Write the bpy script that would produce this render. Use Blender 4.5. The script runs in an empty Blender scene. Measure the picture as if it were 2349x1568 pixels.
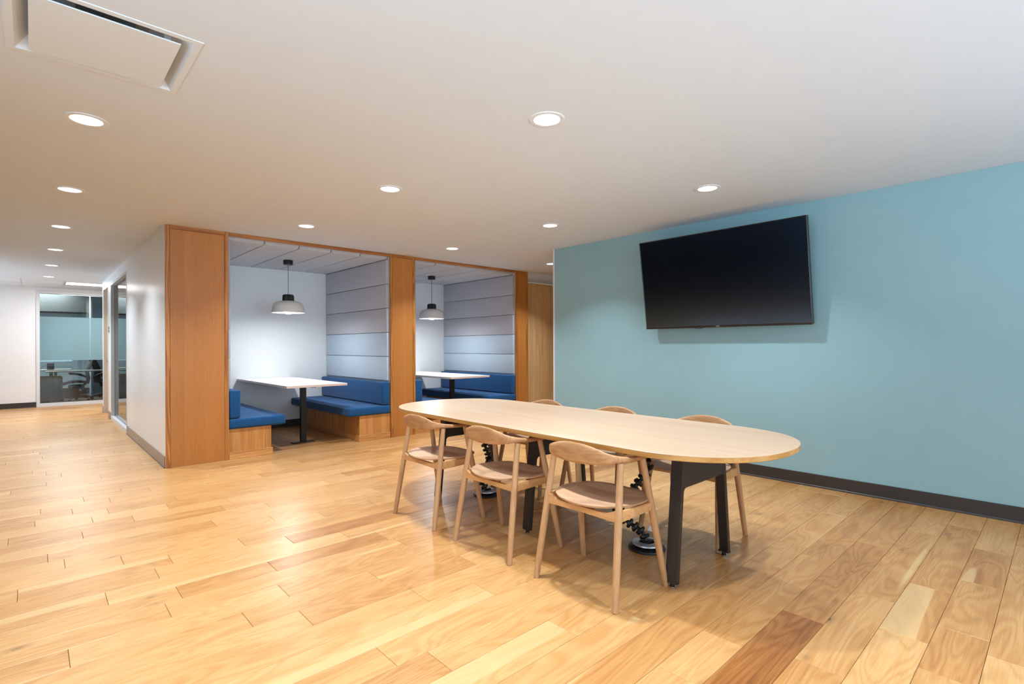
import bpy, bmesh, math, random
from math import pi, sin, cos, radians
from mathutils import Vector, Matrix

random.seed(7)
SC = bpy.context.scene
COL = SC.collection

# ------------------------------------------------------------------ camera
F_PX, YAW, CY_PX, CAM_H, ROLL = 1186.6, 0.748, 793.0, 1.30, -0.0038
cam_d = bpy.data.cameras.new('camera')
cam = bpy.data.objects.new('camera', cam_d)
COL.objects.link(cam)
fw = Vector((sin(YAW), cos(YAW), 0)); rt = Vector((cos(YAW), -sin(YAW), 0)); up = Vector((0, 0, 1))
r2 = rt * cos(ROLL) + up * sin(ROLL); u2 = up * cos(ROLL) - rt * sin(ROLL)
cam.matrix_world = Matrix(((r2.x, u2.x, -fw.x, 0), (r2.y, u2.y, -fw.y, 0), (r2.z, u2.z, -fw.z, CAM_H), (0, 0, 0, 1)))
cam_d.sensor_fit = 'HORIZONTAL'; cam_d.sensor_width = 36.0
cam_d.lens = F_PX / 2349 * 36
cam_d.shift_y = (CY_PX - 784) / 2349
cam_d.clip_start = 0.05; cam_d.clip_end = 200
SC.camera = cam

def proj(p):
    v = Vector(p) - Vector((0, 0, CAM_H)); d = v.dot(fw)
    if d < 0.05: return None
    return (1174.5 + F_PX * v.dot(r2) / d, CY_PX - F_PX * v.dot(u2) / d)

# ------------------------------------------------------------------ world, view, big lights
W = bpy.data.worlds.new('world'); SC.world = W; W.use_nodes = True
W.node_tree.nodes['Background'].inputs[0].default_value = (0.93, 0.97, 1.0, 1)
W.node_tree.nodes['Background'].inputs[1].default_value = 1.0
SC.view_settings.view_transform = 'Standard'
SC.view_settings.look = 'None'
SC.view_settings.exposure = 0.0
SC.view_settings.gamma = 1.0
SC.view_settings.use_curve_mapping = False
SC.cycles.max_bounces = 6
SC.cycles.diffuse_bounces = 4
SC.cycles.glossy_bounces = 3
SC.cycles.transmission_bounces = 4
SC.cycles.use_adaptive_sampling = True
SC.cycles.adaptive_threshold = 0.03
SC.cycles.caustics_reflective = False
SC.cycles.caustics_refractive = False
SC.cycles.transparent_max_bounces = 12
SC.cycles.sample_clamp_indirect = 6.0
SC.cycles.use_denoising = True

LIGHT_COL = (0.83, 0.92, 1.0)
DOWN_W = 23.0        # one recessed ceiling light
FILL_W = 52.0         # one added fill light out of view, tilted up to brighten the ceiling
def area(name, loc, size, power, color=LIGHT_COL, rot=(0, 0, 0), shape='DISK', size_y=None, spread=180):
    l = bpy.data.lights.new(name, 'AREA'); l.shape = shape; l.size = size
    if size_y: l.size_y = size_y
    l.energy = power; l.color = color; l.spread = radians(spread)
    o = bpy.data.objects.new(name, l); o.location = loc; o.rotation_euler = rot; COL.objects.link(o)
    return o
FILL_COL = (0.50, 0.77, 1.0)
for _x in (-1.0, 1.25, 3.5):      # fill lights added behind the photographer, aimed up at the ceiling
    area('added_fill', (_x, -3.32, 1.45), 2.0, FILL_W, FILL_COL, (radians(120), 0, 0), 'RECTANGLE', 1.9, 100)
for _y, _k in ((-1.8, 1.0), (0.6, 1.0), (11.7, 0.36), (13.8, 0.36)):       # unseen fills added along the left wall for ceiling and corridor
    area('added_fill', (-2.52, _y, 1.45), 2.0, FILL_W * _k, FILL_COL, (radians(120), 0, radians(-90)), 'RECTANGLE', 1.9, 100)

# ------------------------------------------------------------------ material helpers
def srgb(r, g, b):
    f = lambda c: (c / 255) / 12.92 if c / 255 <= 0.04045 else ((c / 255 + 0.055) / 1.055) ** 2.4
    return (f(r), f(g), f(b), 1)

class NT:
    def __init__(s, name):
        s.m = bpy.data.materials.new(name); s.m.use_nodes = True
        s.t = s.m.node_tree; s.b = s.t.nodes['Principled BSDF']
    def n(s, typ, ins=None, **kw):
        nd = s.t.nodes.new(typ)
        for k, v in kw.items(): setattr(nd, k, v)
        if ins:
            for k, v in ins.items():
                if isinstance(v, tuple) and len(v) == 2 and hasattr(v[0], 'bl_idname') and hasattr(v[0], 'outputs'):
                    s.t.links.new(v[0].outputs[v[1]], nd.inputs[k])
                else: nd.inputs[k].default_value = v
        return nd
    def link(s, a, ao, b, bi): s.t.links.new(a.outputs[ao], b.inputs[bi])
    def math(s, op, a, b=None, c=None, clamp=False):
        nd = s.t.nodes.new('ShaderNodeMath'); nd.operation = op; nd.use_clamp = clamp
        for i, v in enumerate((a, b, c)):
            if v is None: continue
            if isinstance(v, tuple): s.t.links.new(v[0].outputs[v[1]], nd.inputs[i])
            else: nd.inputs[i].default_value = v
        return nd
    def ramp(s, src, stops):
        nd = s.t.nodes.new('ShaderNodeValToRGB'); e = nd.color_ramp.elements
        while len(e) < len(stops): e.new(0.5)
        for i, (p, c) in enumerate(stops): e[i].position = p; e[i].color = c
        s.t.links.new(src[0].outputs[src[1]], nd.inputs[0])
        return nd
    def mix(s, fac, a, b, mode='MIX'):
        nd = s.t.nodes.new('ShaderNodeMix'); nd.data_type = 'RGBA'; nd.blend_type = mode
        for i, v in ((0, fac), (6, a), (7, b)):
            if isinstance(v, tuple) and len(v) == 2 and hasattr(v[0], 'outputs'): s.t.links.new(v[0].outputs[v[1]], nd.inputs[i])
            else: nd.inputs[i].default_value = v
        return nd
    def set(s, **kw):
        for k, v in kw.items():
            k = k.replace('_', ' ')
            if isinstance(v, tuple) and len(v) == 2: s.t.links.new(v[0].outputs[v[1]], s.b.inputs[k])
            else: s.b.inputs[k].default_value = v

def plain(name, col, rough=0.5, metal=0.0, spec=0.5, noise=0.0, scale=60, bump=0.0, coat=0.0):
    g = NT(name); g.set(Base_Color=col, Roughness=rough, Metallic=metal); g.b.inputs['Specular IOR Level'].default_value = spec
    g.b.inputs['Coat Weight'].default_value = coat
    if noise or bump:
        tc = g.n('ShaderNodeTexCoord'); nz = g.n('ShaderNodeTexNoise', {'Vector': (tc, 'Object'), 'Scale': scale, 'Detail': 4.0})
        if noise:
            d = tuple(max(0, c * (1 - noise)) for c in col[:3]) + (1,); l = tuple(min(1, c * (1 + noise)) for c in col[:3]) + (1,)
            r = g.ramp((nz, 0), [(0.3, d), (0.7, l)]); g.set(Base_Color=(r, 0))
        if bump:
            bp = g.n('ShaderNodeBump', {'Height': (nz, 0), 'Strength': bump, 'Distance': 0.002}); g.set(Normal=(bp, 0))
    return g.m

def wood(name, light, dark, axis, ring=14.0, fine=90.0, rough=0.45, stretch=0.06, contrast=1.0, bands=None, world=False, spec=0.4):
    """grain running along one object axis; bands = broad veneer tone changes across it"""
    g = NT(name)
    tc = g.n('ShaderNodeTexCoord')
    src = (tc, 'Object')
    if world:
        geo = g.n('ShaderNodeNewGeometry'); src = (geo, 'Position')
    oi = g.n('ShaderNodeObjectInfo')
    off = g.n('ShaderNodeVectorMath', {0: src}, operation='ADD')
    rnd = g.math('MULTIPLY', (oi, 'Random'), 0.0 if world else 7.3)
    cmb = g.n('ShaderNodeCombineXYZ', {0: (rnd, 0), 1: (rnd, 0), 2: (rnd, 0)})
    g.link(cmb, 0, off, 1)
    sc = [1.0, 1.0, 1.0]; sc['xyz'.index(axis)] = stretch
    mp = g.n('ShaderNodeMapping', {'Vector': (off, 0), 'Scale': tuple(sc)})
    n1 = g.n('ShaderNodeTexNoise', {'Vector': (mp, 0), 'Scale': ring * 0.35, 'Detail': 2.0, 'Distortion': 0.4})
    w = g.math('MULTIPLY', (n1, 0), ring * 2.2)
    wv = g.math('SINE', (w, 0))
    wv2 = g.math('MULTIPLY_ADD', (wv, 0), 0.5, 0.5)
    n2 = g.n('ShaderNodeTexNoise', {'Vector': (mp, 0), 'Scale': fine, 'Detail': 3.0})
    s1 = g.math('MULTIPLY', (wv2, 0), 0.45 * contrast)
    s2 = g.math('MULTIPLY_ADD', (n2, 0), 0.9 * contrast, (s1, 0)) if False else g.math('MULTIPLY', (n2, 0), 0.85)
    s3 = g.math('ADD', (s1, 0), (s2, 0))
    r = g.ramp((s3, 0), [(0.25, light), (0.95, dark)])
    col = (r, 0)
    if bands:
        bm_ = g.n('ShaderNodeMapping', {'Vector': (off, 0), 'Scale': tuple(0.0 if a == axis else 1.0 for a in 'xyz')})
        nb = g.n('ShaderNodeTexVoronoi', {'Vector': (bm_, 0), 'Scale': bands[0]})
        sep = g.n('ShaderNodeSeparateColor', {0: (nb, 'Color')})
        rb = g.ramp((sep, 0), [(0.35, (1, 1, 1, 1)), (0.95, (bands[1],) * 3 + (1,))])
        mx = g.mix(1.0, col, (rb, 0), 'MULTIPLY'); col = (mx, 2)
    g.set(Base_Color=col, Roughness=rough); g.b.inputs['Specular IOR Level'].default_value = spec
    bp = g.n('ShaderNodeBump', {'Height': (n2, 0), 'Strength': 0.08, 'Distance': 0.001}); g.set(Normal=(bp, 0))
    return g.m

def plank_mat():
    """oak boards: the 'tint' attribute gives r = tone, g = seed, b = sapwood amount, a = knots"""
    g = NT('oak_plank')
    geo = g.n('ShaderNodeNewGeometry')
    at = g.n('ShaderNodeAttribute', attribute_name='tint'); sp = g.n('ShaderNodeSeparateColor', {0: (at, 'Color')})
    seed = g.math('MULTIPLY', (sp, 1), 91.0)
    cx = g.n('ShaderNodeCombineXYZ', {0: (seed, 0), 1: (seed, 0), 2: 0.0})
    p = g.n('ShaderNodeVectorMath', {0: (geo, 'Position'), 1: (cx, 0)}, operation='ADD')
    # cathedral figure: warped ring field, stretched along the board
    m1 = g.n('ShaderNodeMapping', {'Vector': (p, 0), 'Scale': (0.9, 5.5, 1.0)})
    n1 = g.n('ShaderNodeTexNoise', {'Vector': (m1, 0), 'Scale': 1.0, 'Detail': 2.5, 'Roughness': 0.45, 'Distortion': 0.7})
    rings = g.math('SINE', (g.math('MULTIPLY', (n1, 0), 80.0), 0))
    rings = g.math('MULTIPLY_ADD', (rings, 0), 0.5, 0.5)
    ringp = g.math('POWER', (rings, 0), 1.6)
    # fine pores
    m2 = g.n('ShaderNodeMapping', {'Vector': (p, 0), 'Scale': (5.0, 170.0, 1.0)})
    n2 = g.n('ShaderNodeTexNoise', {'Vector': (m2, 0), 'Scale': 1.0, 'Detail': 3.0, 'Roughness': 0.6})
    # broad tone drift
    m3 = g.n('ShaderNodeMapping', {'Vector': (p, 0), 'Scale': (0.8, 9.0, 1.0)})
    n3 = g.n('ShaderNodeTexNoise', {'Vector': (m3, 0), 'Scale': 1.0, 'Detail': 2.0})
    a = g.math('MULTIPLY', (ringp, 0), 0.12)
    b = g.math('MULTIPLY_ADD', (n2, 0), 0.36, (a, 0))
    c = g.math('MULTIPLY_ADD', (n3, 0), 0.30, (b, 0))
    t = g.math('MULTIPLY_ADD', (sp, 0), 1.05, (c, 0))
    t = g.math('SUBTRACT', (t, 0), 0.345)
    r = g.ramp((t, 0), [(0.0, srgb(209, 168, 118)), (0.28, srgb(193, 146, 91)), (0.5, srgb(173, 121, 67)), (0.75, srgb(140, 86, 42)), (1.0, srgb(94, 54, 27))])
    # sapwood streaks (pale, with soft wavy borders)
    m4 = g.n('ShaderNodeMapping', {'Vector': (p, 0), 'Scale': (0.28, 6.5, 1.0)})
    n4 = g.n('ShaderNodeTexNoise', {'Vector': (m4, 0), 'Scale': 1.0, 'Detail': 1.0})
    s4 = g.math('ADD', (n4, 0), (g.math('MULTIPLY', (sp, 2), 0.24), 0))
    sm = g.ramp((s4, 0), [(0.735, (0, 0, 0, 1)), (0.75, (1, 1, 1, 1))])
    sapf = g.math('MULTIPLY', (sm, 0), 0.55)
    mx = g.mix((sapf, 0), (r, 0), srgb(206, 172, 122))
    # knots
    m5 = g.n('ShaderNodeMapping', {'Vector': (p, 0), 'Scale': (2.2, 5.0, 1.0)})
    v5 = g.n('ShaderNodeTexVoronoi', {'Vector': (m5, 0), 'Scale': 1.0, 'Randomness': 1.0}, voronoi_dimensions='2D')
    v5c = g.n('ShaderNodeSeparateColor', {0: (v5, 'Color')})
    nk = g.n('ShaderNodeTexNoise', {'Vector': (p, 0), 'Scale': 45.0, 'Detail': 3.0})
    kd = g.math('MULTIPLY_ADD', (nk, 0), 0.07, (v5, 'Distance'))
    kd = g.math('MULTIPLY_ADD', (v5c, 1), 0.05, (kd, 0))
    km = g.ramp((kd, 0), [(0.065, (1, 1, 1, 1)), (0.085, (0.45, 0.45, 0.45, 1)), (0.20, (0, 0, 0, 1))])
    pick = g.math('GREATER_THAN', (v5c, 0), 0.62)
    kf = g.math('MULTIPLY', (km, 0), (at, 'Alpha'))
    kf = g.math('MULTIPLY', (kf, 0), (pick, 0))
    kf = g.math('MULTIPLY', (kf, 0), 0.85)
    mk = g.mix((kf, 0), (mx, 2), srgb(74, 48, 32))
    g.set(Base_Color=(mk, 2))
    rr = g.math('MULTIPLY_ADD', (n2, 0), 0.12, 0.27)
    g.set(Roughness=(rr, 0)); g.b.inputs['Specular IOR Level'].default_value = 0.5
    bp = g.n('ShaderNodeBump', {'Height': (n2, 0), 'Strength': 0.05, 'Distance': 0.001}); g.set(Normal=(bp, 0))
    return g.m

def emis(name, col, strength):
    g = NT(name); g.set(Base_Color=(0.8, 0.8, 0.8, 1)); g.b.inputs['Emission Color'].default_value = col
    g.b.inputs['Emission Strength'].default_value = strength
    return g.m

def fabric(name, col, scale=900, rough=0.9, var=0.12):
    g = NT(name); tc = g.n('ShaderNodeTexCoord')
    n = g.n('ShaderNodeTexNoise', {'Vector': (tc, 'Object'), 'Scale': scale, 'Detail': 2.0})
    d = tuple(c * (1 - var) for c in col[:3]) + (1,); l = tuple(min(1, c * (1 + var)) for c in col[:3]) + (1,)
    r = g.ramp((n, 0), [(0.3, d), (0.7, l)]); g.set(Base_Color=(r, 0), Roughness=rough)
    g.b.inputs['Specular IOR Level'].default_value = 0.25
    g.b.inputs['Sheen Weight'].default_value = 0.15
    bp = g.n('ShaderNodeBump', {'Height': (n, 0), 'Strength': 0.25, 'Distance': 0.001}); g.set(Normal=(bp, 0))
    return g.m

def glass_mat(name, tint, refl=0.06, rough=0.0):
    g = NT(name); t = g.t
    tr = g.n('ShaderNodeBsdfTransparent', {'Color': tint}); gl = g.n('ShaderNodeBsdfGlossy', {'Roughness': rough, 'Color': (1, 1, 1, 1)})
    fr = g.n('ShaderNodeFresnel', {'IOR': 1.5}); m = g.n('ShaderNodeMixShader', {0: (fr, 0)})
    t.links.new(tr.outputs[0], m.inputs[1]); t.links.new(gl.outputs[0], m.inputs[2])
    t.links.new(m.outputs[0], t.nodes['Material Output'].inputs[0])
    return g.m

def film_mat():
    g = NT('frosted_film'); t = g.t
    tr = g.n('ShaderNodeBsdfTransparent', {'Color': (0.62, 0.78, 0.82, 1)}); df = g.n('ShaderNodeBsdfDiffuse', {'Color': srgb(165, 195, 200)})
    m = g.n('ShaderNodeMixShader', {0: 0.42})
    t.links.new(tr.outputs[0], m.inputs[1]); t.links.new(df.outputs[0], m.inputs[2])
    t.links.new(m.outputs[0], t.nodes['Material Output'].inputs[0])
    return g.m

M = {}
M['plank'] = plank_mat()
M['subfloor'] = plain('subfloor', srgb(95, 62, 36), 0.9)
M['ceiling'] = plain('ceiling_paint', srgb(213, 220, 229), 0.9, spec=0.1, noise=0.01, scale=8, bump=0.05)
M['white_wall'] = plain('white_wall_paint', srgb(230, 230, 230), 0.55, spec=0.35, noise=0.01, scale=6)
M['white_eggshell'] = plain('white_eggshell', srgb(234, 237, 240), 0.32, spec=0.5, noise=0.01, scale=6)
M['teal'] = plain('teal_paint', srgb(142, 177, 184), 0.5, spec=0.35, noise=0.015, scale=5)
M['base_dark'] = plain('dark_rubber_base', srgb(52, 44, 40), 0.5)
M['base_toe'] = plain('base_toe', srgb(70, 68, 70), 0.35)
M['base_taupe'] = plain('taupe_metal_base', srgb(142, 124, 110), 0.3, metal=0.3)
M['alu'] = plain('white_aluminium', srgb(214, 214, 216), 0.4)
M['alu_grey'] = plain('grey_aluminium', srgb(196, 198, 198), 0.4)
M['pillar'] = wood('fir_veneer_upright', srgb(198, 132, 64), srgb(172, 104, 44), 'z', ring=9, fine=170, stretch=0.02, contrast=0.45, bands=(3.2, 0.84))
M['pillar_edge'] = wood('fir_edge_upright', srgb(204, 138, 68), srgb(152, 90, 38), 'z', ring=24, fine=80, stretch=0.05, contrast=1.2)
M['header'] = wood('fir_edge_level', srgb(196, 128, 62), srgb(150, 88, 38), 'x', ring=20, fine=80, stretch=0.05)
M['bench_wood'] = wood('bench_veneer', srgb(212, 152, 88), srgb(182, 120, 60), 'z', ring=18, fine=150, stretch=0.03, contrast=0.8, bands=(9.0, 0.90))
M['plinth_x'] = wood('plinth_veneer', srgb(222, 164, 100), srgb(186, 124, 66), 'x', ring=16, fine=110, stretch=0.05)
M['plinth_y'] = wood('plinth_veneer_side', srgb(216, 156, 92), srgb(180, 118, 60), 'y', ring=16, fine=110, stretch=0.05)
M['door_wood'] = wood('pale_oak_door', srgb(222, 184, 132), srgb(196, 152, 102), 'z', ring=20, fine=120, stretch=0.03, contrast=0.8, bands=(4.0, 0.92))
M['table_top'] = wood('pale_laminate', srgb(196, 168, 140), srgb(180, 148, 118), 'y', ring=10, fine=70, stretch=0.035, contrast=0.5, rough=0.36)
M['table_edge'] = wood('table_edge_band', srgb(200, 154, 92), srgb(168, 120, 60), 'y', ring=10, fine=90, stretch=0.05, rough=0.45)
M['chair_leg'] = wood('chair_oak_leg', srgb(194, 152, 110), srgb(172, 128, 86), 'z', ring=20, fine=160, stretch=0.05, contrast=0.6, rough=0.5)
M['chair_back'] = wood('chair_oak_back', srgb(192, 148, 104), srgb(166, 118, 76), 'y', ring=26, fine=150, stretch=0.16, contrast=0.8, rough=0.5)
M['chair_seat'] = wood('chair_oak_seat', srgb(200, 164, 132), srgb(178, 138, 104), 'y', ring=14, fine=150, stretch=0.10, contrast=0.5, rough=0.45)
M['chair_rail'] = wood('chair_oak_rail', srgb(212, 164, 112), srgb(188, 138, 88), 'y', ring=20, fine=140, stretch=0.06, contrast=0.6, rough=0.5)
M['steel'] = plain('dark_bronze_steel', srgb(58, 52, 50), 0.42, metal=0.25, spec=0.4, noise=0.04, scale=300)
M['black'] = plain('black_plastic', srgb(18, 18, 19), 0.42)
M['black_metal'] = plain('black_powdercoat', srgb(16, 16, 17), 0.4, spec=0.5)
M['chrome'] = plain('chrome', srgb(215, 215, 218), 0.15, metal=1.0)
M['weight'] = plain('steel_ring', srgb(185, 190, 196), 0.3, metal=0.6)
M['blue'] = fabric('blue_wool', srgb(20, 76, 126))
M['panel_grey'] = fabric('grey_felt', srgb(176, 176, 184), var=0.06)
M['panel_blue'] = fabric('pale_blue_felt', srgb(176, 193, 208), var=0.05)
M['panel_ceiling'] = fabric('ceiling_felt', srgb(184, 184, 188), var=0.05)
M['white_laminate'] = plain('white_laminate', srgb(236, 236, 238), 0.35)
M['ply_edge'] = plain('ply_edge', srgb(212, 190, 176), 0.5, noise=0.05, scale=200)
M['shade_out'] = plain('lamp_shade_white', srgb(226, 222, 218), 0.5)
M['shade_in'] = plain('lamp_shade_inner', srgb(245, 245, 245), 0.5)
M['bulb'] = emis('bulb_glow', (1.0, 0.99, 0.97, 1), 8.0)
M['diffuser'] = emis('downlight_glow', (1.0, 1.0, 1.0, 1), 3.0)
M['lamp_glow'] = emis('linear_lamp_glow', (0.96, 0.97, 1.0, 1), 5.0)
M['ring'] = plain('light_trim', srgb(218, 222, 228), 0.5)
M['vent'] = plain('vent_white', srgb(216, 222, 229), 0.55)
M['vent_dark'] = plain('vent_throat', srgb(196, 190, 186), 0.8)
M['tile'] = plain('acoustic_tile', srgb(218, 222, 228), 0.95, noise=0.02, scale=150, bump=0.3)
M['glass'] = glass_mat('clear_glass', (0.86, 0.94, 0.92, 1))
M['glass_dark'] = glass_mat('office_glass', (0.72, 0.78, 0.78, 1))
M['film'] = film_mat()
M['screen'] = plain('tv_screen', srgb(78, 98, 130), 0.18, metal=1.0)
M['reflection_dark'] = plain('reflection_panel_dark', srgb(20, 20, 22), 0.8)
M['bezel'] = plain('tv_bezel', srgb(22, 20, 19), 0.28, spec=0.6)
M['logo'] = plain('tv_logo', srgb(190, 190, 190), 0.3, metal=0.5)
M['carpet'] = plain('office_carpet', srgb(84, 78, 72), 0.95, noise=0.1, scale=120)
M['office_wall'] = plain('office_wall', srgb(192, 206, 212), 0.7)
M['office_dark'] = plain('office_dark_wall', srgb(70, 68, 66), 0.8)
M['office_column'] = plain('office_column', srgb(176, 188, 202), 0.7)
M['desk'] = plain('desk_top', srgb(222, 212, 200), 0.5)
M['cabinet'] = plain('cabinet_grey', srgb(104, 100, 98), 0.5)
M['mesh_black'] = plain('chair_mesh_black', srgb(36, 36, 38), 0.7)
M['cardboard'] = plain('cardboard', srgb(150, 112, 96), 0.85, noise=0.05, scale=30)
M['poster_blue'] = plain('poster_blue', srgb(60, 140, 180), 0.6)
M['paper'] = plain('paper', srgb(225, 225, 225), 0.7)
M['red'] = plain('red_plastic', srgb(190, 80, 60), 0.5)

# ------------------------------------------------------------------ mesh helpers
def new_bm(): return bmesh.new()

def obj(name, bm, mats, parent=None, smooth=None, loc=None, rot=None):
    me = bpy.data.meshes.new(name)
    bmesh.ops.recalc_face_normals(bm, faces=bm.faces[:])
    bm.to_mesh(me); bm.free()
    for m in (mats if isinstance(mats, (list, tuple)) else [mats]): me.materials.append(m)
    if smooth:
        me.shade_smooth(); me.set_sharp_from_angle(angle=radians(smooth))
    o = bpy.data.objects.new(name, me); COL.objects.link(o)
    if parent is not None: o.parent = parent
    if loc is not None: o.location = loc
    if rot is not None: o.rotation_euler = rot
    return o

def box(bm, x0, x1, y0, y1, z0, z1, bev=0.0, seg=1, mi=0, mtx=None):
    vs = [bm.verts.new(p) for p in ((x0, y0, z0), (x1, y0, z0), (x1, y1, z0), (x0, y1, z0), (x0, y0, z1), (x1, y0, z1), (x1, y1, z1), (x0, y1, z1))]
    fs = [bm.faces.new([vs[i] for i in q]) for q in ((3, 2, 1, 0), (4, 5, 6, 7), (0, 1, 5, 4), (1, 2, 6, 5), (2, 3, 7, 6), (3, 0, 4, 7))]
    for f in fs: f.material_index = mi
    if mtx is not None: bmesh.ops.transform(bm, matrix=mtx, verts=vs)
    if bev > 0:
        es = list({e for f in fs for e in f.edges})
        bmesh.ops.bevel(bm, geom=es, offset=bev, segments=seg, affect='EDGES', profile=0.5, material=-1)

def lathe(bm, prof, n=32, center=(0, 0), mi=0, close=False):
    """prof = [(r, z)...] around a vertical axis"""
    rows = []
    for r, z in prof:
        if r < 1e-6: rows.append([bm.verts.new((center[0], center[1], z))])
        else: rows.append([bm.verts.new((center[0] + r * cos(2 * pi * i / n), center[1] + r * sin(2 * pi * i / n), z)) for i in range(n)])
    for a, b in zip(rows, rows[1:]):
        for i in range(n):
            j = (i + 1) % n
            if len(a) == 1 and len(b) == 1: continue
            if len(a) == 1: f = bm.faces.new((a[0], b[i], b[j]))
            elif len(b) == 1: f = bm.faces.new((a[i], a[j], b[0]))
            else: f = bm.faces.new((a[i], a[j], b[j], b[i]))
            f.material_index = mi

def tube(bm, pts, rad, n=12, cap=True, mi=0):
    """round tube along points with one radius per point"""
    pts = [Vector(p) for p in pts]
    if not isinstance(rad, (list, tuple)): rad = [rad] * len(pts)
    rows = []
    prev = None
    for i, p in enumerate(pts):
        t = (pts[min(i + 1, len(pts) - 1)] - pts[max(i - 1, 0)]).normalized()
        if prev is None:
            a = Vector((0, 0, 1)) if abs(t.z) < 0.9 else Vector((1, 0, 0))
            u = t.cross(a).normalized()
        else:
            u = (prev - t * prev.dot(t)).normalized()
        prev = u; v = t.cross(u)
        rows.append([bm.verts.new(p + (u * cos(2 * pi * k / n) + v * sin(2 * pi * k / n)) * rad[i]) for k in range(n)])
    for a, b in zip(rows, rows[1:]):
        for i in range(n):
            j = (i + 1) % n
            f = bm.faces.new((a[i], a[j], b[j], b[i])); f.material_index = mi
    if cap:
        bm.faces.new(rows[0][::-1]).material_index = mi; bm.faces.new(rows[-1]).material_index = mi

def prism(bm, outline, z0, z1, mi=0, side_mi=None):
    a = [bm.verts.new((x, y, z0)) for x, y in outline]; b = [bm.verts.new((x, y, z1)) for x, y in outline]
    n = len(outline)
    bm.faces.new(a[::-1]).material_index = mi; bm.faces.new(b).material_index = mi
    for i in range(n):
        j = (i + 1) % n
        bm.faces.new((a[i], a[j], b[j], b[i])).material_index = mi if side_mi is None else side_mi

def empty(name, loc=(0, 0, 0), rz=0.0):
    o = bpy.data.objects.new(name, None); o.location = loc; o.rotation_euler = (0, 0, rz); o.empty_display_size = 0.1
    COL.objects.link(o); return o

def tag(o, label, cat, group=None):
    o['label'] = label; o['category'] = cat
    if group: o['group'] = group
    return o

def struct(o, label=None):
    o['kind'] = 'structure'
    if label: o['label'] = label
    return o

def copy_tree(root, loc, rz=0.0):
    r = root.copy(); COL.objects.link(r); r.location = loc; r.rotation_euler = (0, 0, rz)
    for ch in list(root.children):
        c = ch.copy(); COL.objects.link(c); c.parent = r
        for g in list(ch.children):
            d = g.copy(); COL.objects.link(d); d.parent = c
    return r

# ================================================================== SETTING
ZC = 2.62           # ceiling height
XT = 5.256          # teal wall plane
YB = 6.584          # booth front plane
YE = 15.35          # end wall of the corridor
X0, X9, Y0 = -2.6, 9.0, -3.4

# ---- floor: boards run along x, rows along y
floor_bm = new_bm(); box(floor_bm, X0, X9, Y0, YE + 0.02, -0.10, -0.016)
floor = struct(obj('floor', floor_bm, M['subfloor']), 'oak plank floor in random widths of tone')

ROW = 0.1805; PH = 0.059
KNOWN = {0: [2.92], 1: [3.76], 2: [2.85, 3.51, 4.84], 3: [2.32, 3.18, 4.5], 4: [2.7, 4.0], 5: [1.86, 2.24, 3.52], 6: [2.81, 3.19],
         7: [2.12], 8: [1.79], 9: [1.23], 10: [1.99], 11: [1.77], 12: [1.48], 13: [0.96, 1.94], 14: [0.75, 1.42], 15: [0.11, 0.98],
         16: [0.49, 1.79], 17: [1.04], 18: [0.28, 1.58], 20: [-0.06, 0.62, 1.02], 21: [0.4, 1.64], 22: [0.14, 1.33], 23: [0.98],
         25: [1.13], 26: [0.56], 27: [0.33], 29: [0.23]}
# (row, x of a point on the board) -> tone 0..1, sapwood, knots
SPECIAL = {(4, 2.3): (0.64, 0, 0.1), (4, 3.3): (0.50, 0.6, 0.6), (5, 2.05): (0.26, 0.2, 1.0), (5, 2.8): (0.38, 0.55, 0.3), (5, 1.4): (0.24, 0.5, 0.3),
           (3, 2.8): (0.34, 0, 1.0), (3, 1.9): (0.40, 0, 1.0), (3, 3.8): (0.40, 0.2, 0.6), (2, 2.3): (0.25, 0, 0.2), (2, 3.2): (0.42, 0.6, 0.6),
           (2, 4.2): (0.42, 0.1, 0.8), (1, 3.0): (0.44, 0.3, 0.1), (1, 4.3): (0.5, 0, 0.5), (0, 3.5): (0.34, 0, 0.2), (6, 2.3): (0.54, 0, 0.4),
           (6, 3.0): (0.44, 0.3, 0.2), (6, 1.4): (0.40, 0.4, 0.4), (7, 2.8): (0.42, 0.6, 0.9), (7, 1.4): (0.26, 0.6, 0.0), (8, 0.9): (0.22, 0.6, 0.0),
           (12, 2.2): (0.38, 0.6, 0.3), (13, 1.5): (0.38, 0.3, 0.2), (14, 1.1): (0.32, 0.2, 1.0), (11, 1.0): (0.20, 0.8, 0.0), (10, 1.4): (0.24, 0.2, 0),
           (9, 1.7): (0.24, 0.6, 0), (4, 5.0): (0.42, 0.1, 0.8), (5, 4.2): (0.44, 0, 0.9)}
rp = random.Random(11)
boards = []
k0 = int(math.floor((Y0 - PH) / ROW)); k1 = int((YE - PH) / ROW) + 1
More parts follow.
